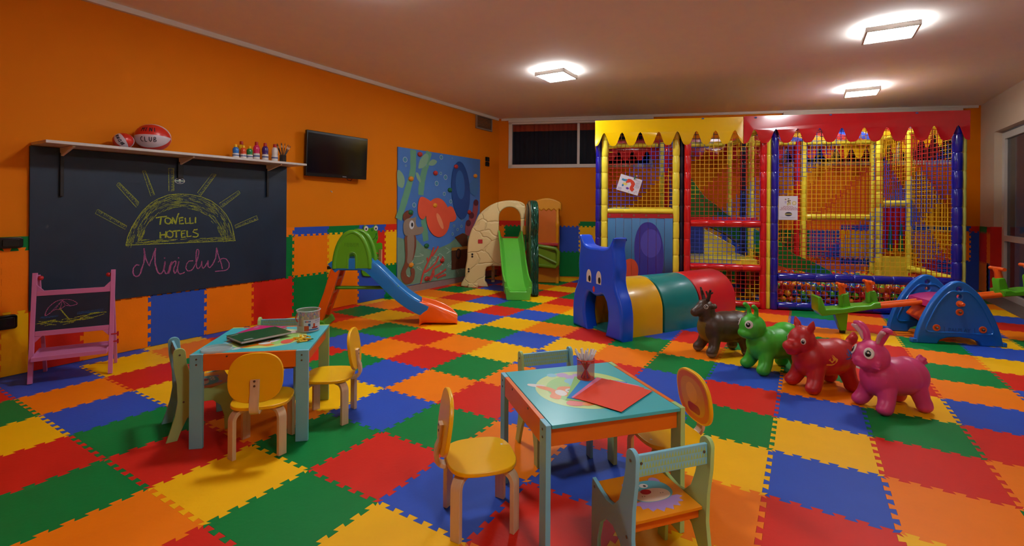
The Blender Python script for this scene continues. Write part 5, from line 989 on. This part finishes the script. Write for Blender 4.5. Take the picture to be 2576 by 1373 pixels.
for s, d, r, m in ((-2.35, .03, .042, V_B2), (-2.262, 0, .047, V_Y2), (-1.282, 0, .047, V_Y2), (-1.2, .05, .04, V_N2), (-1.128, 0, .045, V_R2), (-.148, 0, .042, V_R2), (-.078, .03, .036, V_Y2), (-.01, 0, .047, V_B2), (2.125, 0, .055, V_B2), (2.205, .02, .032, V_L2),
                   (-2.3, 1.0, .04, V_Y2), (-1.28, 1.0, .04, V_R2), (-.14, 1.0, .045, V_N2), (-.03, 1.0, .045, V_Y2), (1.75, 1.0, .042, V_Y2), (2.14, 1.0, .045, V_Y2), (-2.3, 2.0, .045, V_R2), (-1.25, 2.0, .045, V_Y2), (-.1, 2.0, .045, V_Y2), (.985, 2.0, .045, V_R2), (1.085, 2.0, .045, V_Y2), (2.15, 2.0, .048, V_Y2)): post(s, d, r, m)
beam((-2.22, 0, 1.312), (-1.32, 0, 1.312), .036, V_Y2)
for z, r in ((1.152, .048), (.552, .045), (.056, .042)): beam((-1.09, 0, z), (-.185, 0, z), r, V_R2)
beam((.03, 0, .44), (2.08, 0, .44), .055, V_B2); beam((.03, 0, .055), (2.08, 0, .055), .05, V_B2)
for d in (0, 2.0):
    for a, b in ((-2.22, -1.32), (-1.09, -.19), (.04, .95) if d else (.04, 2.07), (1.12, 2.11)): beam((a, d, 2.5), (b, d, 2.5), .045, V_Y2)
for s in (-2.3, -.06, 2.14): beam((s, .05, 2.5), (s, 1.96, 2.5), .04, V_Y2)
beam((1.12, 2.0, 1.23), (2.11, 2.0, 1.23), .05, V_Y2); beam((1.79, 1.0, 1.45), (2.1, 1.0, 1.45), .045, V_Y2); beam((2.13, .05, .47), (2.13, .96, .50), .045, V_Y2); beam((-2.3, .04, .06), (-2.3, 1.96, .06), .04, V_B2); beam((2.13, .05, .06), (2.13, 1.96, .06), .04, V_B2); beam((.03, 2.0, .06), (2.08, 2.0, .06), .04, V_B2)
NETC = [mat('net_yellow', '#E6B012', rough=.6), mat('net_blue', '#2A4CC0', rough=.6), mat('net_red', '#B81E1A', rough=.6)]
def net(o, ex, ey, w, h, colour, cell=.058, rad=.003):
    o, ex, ey = Vector(o), Vector(ex), Vector(ey); mb = MB(); nx = max(2, round(w / cell)); ny = max(2, round(h / cell)); nn = ex.cross(ey)
    def seg(a, b, c):
        t = (b - a).normalized(); u = nn.cross(t) * rad; v = nn * rad
        mb.add([a + u + v, a - u + v, a - u - v, a + u - v, b + u + v, b - u + v, b - u - v, b + u - v], [(0, 1, 5, 4), (1, 2, 6, 5), (2, 3, 7, 6), (3, 0, 4, 7)], c)
    P = lambda i, j: o + ex * (w * i / nx) + ey * (h * j / ny)
    for j in range(ny + 1):
        i0 = 0
        for i in range(1, nx + 1):
            if i == nx or colour(i, j) != colour(i0, j): seg(P(i0, j), P(i, j), colour(i0, j)); i0 = i
    for i in range(nx + 1):
        j0 = 0
        for j in range(1, ny + 1):
            if j == ny or colour(i, j) != colour(i, j0): seg(P(i, j0), P(i, j), colour(i, j0)); j0 = j
    mk('net_panel', mb, NETC, ps, flat=True)
def bands(k0, width, seq, down): return lambda i, j: seq[(((i + (down - j) + k0) // width)) % len(seq)]
X, Yv, Zv = (1, 0, 0), (0, 1, 0), (0, 0, 1)
net((.04, 0, .50), X, Zv, 2.04, 2.0, bands(4, 11, (2, 1, 0), 34)); net((.04, 0, .10), X, Zv, 2.04, .29, bands(22, 10, (1, 0, 2, 1, 2), 5))
net((-2.21, 0, 1.35), X, Zv, .885, 1.15, bands(2, 9, (0, 2, 1, 0), 20)); net((-1.085, 0, 1.2), X, Zv, .895, 1.3, bands(0, 9, (1, 0, 2, 1), 22)); net((-1.085, 0, .6), X, Zv, .895, .5, bands(1, 10, (1, 1, 0, 0), 9)); net((-1.085, 0, .1), X, Zv, .895, .40, bands(1, 9, (0, 2, 0), 7))
net((2.13, .05, .5), Yv, Zv, 1.92, 2.0, bands(0, 11, (0, 2, 0, 1), 34)); net((.04, 2.0, .08), X, Zv, 2.08, 2.42, bands(4, 12, (0, 2), 41), rad=.0024)
net((-2.3, .05, .1), Yv, Zv, 1.92, 2.4, bands(3, 11, (2, 0, 1), 40)); net((-1.21, .05, 1.3), Yv, Zv, 1.92, 1.2, bands(3, 11, (1, 1, 2), 20)); net((.04, .05, 2.53), X, Yv, 2.06, 1.92, bands(0, 7, (0, 2, 1), 33))
# scalloped valances
def scallop(w, top, lo, hi, per):
    n = max(1, round(w / per)); pts = [(0, top), (0, lo + .02)]
    for k in range(n * 12 + 1):
        u = k / 12; z = lo + (hi - lo) * (.5 - .5 * cos(2 * pi * u)) ** 1.9; pts.append((w * k / (n * 12), z))
    return [(w, top)] + pts[:1] + pts[2:]
VV = [mat('valance_yellow', '#E8B800', rough=.22, coat=.3, var=.02), mat('valance_red', '#B40E18', rough=.2, coat=.4, var=.02)]
def valance(o, ang, w, m, top=2.60, bulge=.02):
    me = MB().plate([scallop(w, top, 2.235, 2.42, .265)], .006, .001, 0)
    M = T(*o) @ RZ(ang) @ RX(90)
    for i, p in enumerate(me.v): f = (2.6 - p[1]) / .36; me.v[i] = tuple(M @ Vector((p[0], p[1], p[2] + bulge * sin(pi * min(1, f)) * (.5 + .5 * sin(p[0] * 2.1)) + .012 * sin(p[0] * 23.7) * f)))
    mk('valance', me, m, ps, angle=60)
valance((-2.40, -.075, 0), 0, 1.99, VV[0]); valance((-.425, -.088, 0), 0, 2.635, VV[1], 2.605); valance((-2.40, 2.0, 0), -90, 2.07, VV[0], bulge=0); valance((2.215, -.07, 0), 90, 2.14, VV[0], bulge=0); valance((1.75, 2.07, 0), 180, 1.8, VV[1], bulge=0); valance((2.2, 2.07, 0), 180, .46, VV[0], bulge=0); valance((-.1, 2.07, 0), 180, 2.3, VV[1], bulge=0)
for s, z in ((-.95, 2.585), (-.28, 2.58), (.63, 2.59), (1.62, 2.585)): mk('tie_knot', MB().ball((s, -.098, z), (.018, .008, .009), 10, 6), mat('tie_blue', '#3A5AA0', rough=.5), ps)
# printed strip curtain in the doorway
def curtmat():
    m = mat('printed_curtain_blue', '#2A5E98', rough=.3, coat=.2); nt = m.node_tree; b = nt.nodes['Principled BSDF']; tc = nt.nodes.new('ShaderNodeTexCoord'); sx = nt.nodes.new('ShaderNodeSeparateXYZ'); rp = nt.nodes.new('ShaderNodeValToRGB'); e = rp.color_ramp.elements
    e[0].position = .05; e[0].color = lin('#141C44'); e[1].position = 1.0; e[1].color = lin('#4A88BE'); q = e.new(.55); q.color = lin('#2A6088'); q = e.new(.35); q.color = lin('#183458')
    nz = nt.nodes.new('ShaderNodeTexNoise'); nz.inputs['Scale'].default_value = 3; ad = nt.nodes.new('ShaderNodeMath'); ad.operation = 'MULTIPLY_ADD'; ad.inputs[1].default_value = .25
    nt.links.new(tc.outputs['Object'], sx.inputs[0]); nt.links.new(tc.outputs['Object'], nz.inputs['Vector']); nt.links.new(nz.outputs['Fac'], ad.inputs[0]); nt.links.new(sx.outputs['Z'], ad.inputs[2]); mu_ = nt.nodes.new('ShaderNodeMath'); mu_.operation = 'MULTIPLY_ADD'; mu_.inputs[1].default_value = .85; mu_.inputs[2].default_value = -.1; nt.links.new(ad.outputs[0], mu_.inputs[0]); nt.links.new(mu_.outputs[0], rp.inputs[0]); nt.links.new(rp.outputs[0], b.inputs['Base Color']); return m
cu_m = [curtmat(), mat('curtain_red_band', '#A81A22', rough=.35), DC('indigo', '#34308C'), DC('plain_orange', '#C04424'), DC('indigo_light', '#4A46A8'), mat('eyelet', '#8A7A5A', rough=.3, metal=.8)]
cb = mk('curtain_band', MB().box((-1.772, -.03, 1.245), (.90, .008, .06)), cu_m[1], ps)
for k in range(6): mk('eyelet', MB().lathe([(.014, 0), (.014, .003), (.007, .004), (0, .002)], 14, 0, T(-2.19 + .168 * k, -.034, 1.25) @ RX(90)), cu_m[5], cb)
big = ell(-1.645, .72, .20, .44, 40, 2.2, .05); sm = ell(-1.92, .44, .13, .20, 30, 2.0, -.2); hl = ell(-1.62, .86, .14, .2, 30)
for k in range(8):
    a = -2.215 + .1115 * k; b = a + .1085; mb = MB(); off = -.026 - .004 * (k % 2); M = T(0, off, 0) @ RX(90) @ RY(0)
    mb.slab([(a, .05), (b, .05), (b, 1.22), (a, 1.22)], .003, 0, M)
    for p, mi, z in ((big, 2, .0034), (hl, 4, .0036), (sm, 3, .0038)):
        q = clipbox(p, a, .06, b, 1.2)
        if len(q) > 2: mb.face(q, z, mi, M)
    mk('curtain_strip', mb, cu_m, ps, flat=True)
# decks, panels, slide and rollers inside
mk('deck', MB().box((-1.77, 1.0, 1.335), (.88, 1.9, .07)), V_Y2, ps, bevel=.01); mk('deck', MB().box((-.64, 1.0, .625), (.88, 1.9, .07)), V_Y2, ps, bevel=.01); mk('deck_edge', MB().box((-.64, .08, 1.215), (.88, .04, .05)), V_R2, ps, bevel=.008)
mk('blue_divider', MB().box((-.93, .8, .88), (.32, .05, .44)), mat('vinyl_blue_dark', '#1E3A9A', rough=.4), ps, bevel=.01); mk('wedge_step', MB().slab([(-.76, .66), (-.3, .66), (-.3, .78), (-.76, 1.05)], .3, 0, T(0, 1.1, 0) @ RX(90)), V_Y2, ps, bevel=.01)
up = cr([(-1.0, 1.98), (-.72, 1.57), (-.54, 1.42), (-.37, 1.27), (0, 1.06), (.35, .89), (.58, .68), (.85, .56), (1.12, .41)], 4, False); dn = cr([(1.14, .33), (.75, .40), (.35, .50), (.0, .72), (-.4, .98), (-1.0, 1.25)], 4, False)
M_SG = mat('slide_dark_green_plastic', '#0E7A22', rough=.3, coat=.2)
sd = mk('ball_pit_slide', MB().plate([up + dn], .03, .006, 0, T(0, 1.02, 0) @ RX(90)).plate([up + dn], .03, .006, 0, T(0, 1.52, 0) @ RX(90)).strip([Vector((x, 1.27, z + .03)) for x, z in dn[::-1]], (0, 1, 0), .5, .03), M_SG, ps)
for k in range(4): mk('roller_pad', MB().lathe([(0, .78), (.042, .78), (.044, .82), (.044, 1.35), (.042, 1.39), (0, 1.39)], 14, 0, T(1.83 + .082 * k, 1.06, 0)), V_R2, ps)
for k in range(2): mk('green_wedge_pad', MB().slab([(0, .75), (.05, .75), (.03, 1.15), (.02, 1.15)], .04, 0, T(1.86 + .14 * k, 1.0, 0) @ RX(90)), mat('vinyl_green', '#0A6A34', rough=.35), ps)
mk('back_pad', MB().box((1.95, 1.0, .52), (.36, .05, .3)), V_Y2, ps, bevel=.01); mk('side_wall_pad', MB().box((2.12, .5, .26), (.04, .9, .36)), V_R2, ps, bevel=.01); mk('pit_wall_pad', MB().box((.0, 1.0, .28), (.06, 1.85, .40)), V_R2, ps, bevel=.015); mk('pit_wall_pad', MB().box((1.08, 2.0, .26), (2.0, .05, .36)), mat('vinyl_orange', '#C85A10', rough=.35), ps, bevel=.015)
# ------------------------------------------------------------------ sign and drawing hung on the nets
SM4 = Matrix.Translation((-.346, 7.407, 0)) @ RZ(20.5)
def on_net(s, d, z): return tuple(SM4 @ Vector((s, d, z)))
M_PAPER = mat('white_paper', '#CDC6CE', rough=.7)
sg = thing('paper_notice', 'white printed notice with a family drawing on the ball-pit net', 'notice', on_net(.157, -.012, 1.371), R(20.5)); Q = RX(90)
mk('sheet', MB().slab([(-.118, -.16), (.118, -.16), (.118, .16), (-.118, .16)], .001, 0, Q), M_PAPER, sg)
mb = MB(); ic = [DC('notice_red', '#8E2A34'), DC('notice_navy', '#23263E'), DC('notice_gold', '#B8A860'), DC('notice_skin', '#D8C8A8'), DC('notice_brown', '#5A4A30'), DC('notice_lilac', '#B0A0C0'), DC('notice_grey', '#9A94A0')]
rn = random.Random(6)
for row_, (y, w) in enumerate(((.020, .12), (.005, .18), (-.010, .18), (-.024, .21))):
    x = -w / 2
    while x < w / 2: L = rn.uniform(.012, .035); mb.face(rrect(x + L / 2, y, L, .0055, .001, 2), .0013, 0, Q); x += L + .005
for x, y, c in ((-.032, .11, 5), (.004, .115, 1), (.022, .092, 2), (-.003, .083, 2)): mb.face(ell(x, y - .03, .011, .022, 16), .0012, c, Q); mb.face(ell(x, y, .011, .011, 16), .0013, 3, Q); mb.face(ell(x, y + .006, .012, .006, 16), .0014, 4, Q)
mb.face(ell(.075, .065, .027, .027, 28), .0012, 2, Q); mb.face(ell(.075, .065, .018, .018, 24), .0013, 3, Q)
mb.face(ell(.005, -.083, .045, .028, 32), .0012, 1, Q); mb.face(rrect(.005, -.083, .086, .015, .004), .0013, 2, Q)
for y, w in ((-.122, .2), (-.13, .17), (-.137, .15)): mb.face(rrect(0, y, w, .002, .0005, 1), .0012, 6, Q)
mk('print', mb, ic, sg, flat=True)
dw = thing('child_drawing', 'tilted white drawing with red and blue scribbles pegged on the net', 'drawing', on_net(-1.92, -.012, 1.687), rot=(0, 0, R(20.5))); Q = RX(90) @ RZ(-17)
mk('sheet', MB().slab([(-.155, -.115), (.155, -.115), (.155, .115), (-.155, .115)], .001, 0, Q), M_PAPER, dw)
mb = MB(); ic = [DC('scribble_red', '#C83A20'), DC('scribble_blue', '#2E7EA8'), DC('scribble_yellow', '#D8C060'), DC('scribble_purple', '#5A2A8A'), DC('scribble_ink', '#3A3A4A'), DC('scribble_green', '#2A8A5A')]
mb.ribbon(cr([(-.06, .03), (.0, .06), (.05, .02), (.04, -.04), (.08, -.06)], 6, False), .05, .0013, 0, Q, .15); mb.ribbon(cr([(-.12, .05), (-.08, .045), (-.05, .055)], 5, False), .03, .0014, 1, Q, .15); mb.face(ell(-.06, -.005, .035, .018, 20), .0012, 2, Q); mb.face(ell(-.085, -.03, .014, .018, 16), .0015, 1, Q); mb.face(ell(-.01, -.055, .022, .016, 18), .0015, 3, Q)
for k in range(7): y = .085 - .017 * k; mb.ribbon([(.075 + .005 * (k % 3), y), (.145, y - .001)], .004, .0013, 4, Q, .5)
for k in range(3): y = -.075 - .012 * k; mb.ribbon([(-.14, y), (-.09 + .01 * (k % 2), y)], .004, .0013, 3, Q, .5)
for x, y, c in ((.06, .05, 5), (.12, -.07, 4), (.10, -.09, 0), (.02, -.1, 5)): mb.face(ell(x, y, .005, .005, 10), .0014, c, Q)
mk('scribbles', mb, ic, dw, flat=True); mk('clothes_peg', MB().box((.03, -.006, .125), (.016, .012, .05), 0, RY(25)).box((.04, -.006, .155), (.018, .012, .022), 1, RY(25)), [mat('peg_green', '#1E6A3A', rough=.4), mat('peg_pink', '#C08A90', rough=.4)], dw)
# ------------------------------------------------------------------ balls in the pit
BCOL = [mat('ball_' + n, h, rough=.22, coat=.3, var=.02) for n, h in (('red', '#C01A18'), ('orange', '#E05A0A'), ('yellow', '#E8A808'), ('green', '#5AA81E'), ('blue', '#1450B0'))]; BN = ['red', 'orange', 'yellow', 'green', 'blue']
bm_ = []
for n, m in zip(BN, BCOL):
    me = bpy.data.meshes.new('pit_ball_' + n); q = MB().ball((0, 0, 0), .0425, 18, 12); me.from_pydata(q.v, [], q.f); me.materials.append(m); me.polygons.foreach_set('use_smooth', [True] * len(me.polygons)); bm_.append(me)
rb2 = random.Random(17); near = []; rest = []
for lay in range(4):
    for rowd in range(21):
        for k in range(22):
            s = .105 + .0915 * k + (.045 if (lay + rowd) % 2 else 0) + rb2.uniform(-.004, .004); d = .095 + .088 * rowd + (.03 if lay % 2 else 0) + rb2.uniform(-.003, .003); z = .05 + .078 * lay + rb2.uniform(0, .012)
            if s > 2.03 or d > 1.93: continue
            if .9 < d < 1.65 and s < 1.2 and z > .2: continue
            if rowd < 2 or (lay == 3 and rowd < 7): near.append((d + (.03 if lay < 3 else 0), s, d, z))
            elif lay == 3: rest.append((s, d, z))
near.sort(); keep = near[:300]; rest += [(s, d, z) for _, s, d, z in near[300:]]
for _, s, d, z in keep:
    c = rb2.randrange(5); o = bpy.data.objects.new('pit_ball', bm_[c]); COL.objects.link(o); o.location = on_net(s, d, z); tag(o, f'{BN[c]} plastic ball lying in the ball pit behind the net', 'ball', 'balls in the ball pit')
mb = MB()
for s, d, z in rest: mb.ball((s, d, z), .0425, 12, 8, rb2.randrange(5), SM4)
tag(mk('pit_balls', mb, BCOL), 'mass of multicoloured plastic balls at the back of the ball pit', 'balls', kind='stuff')
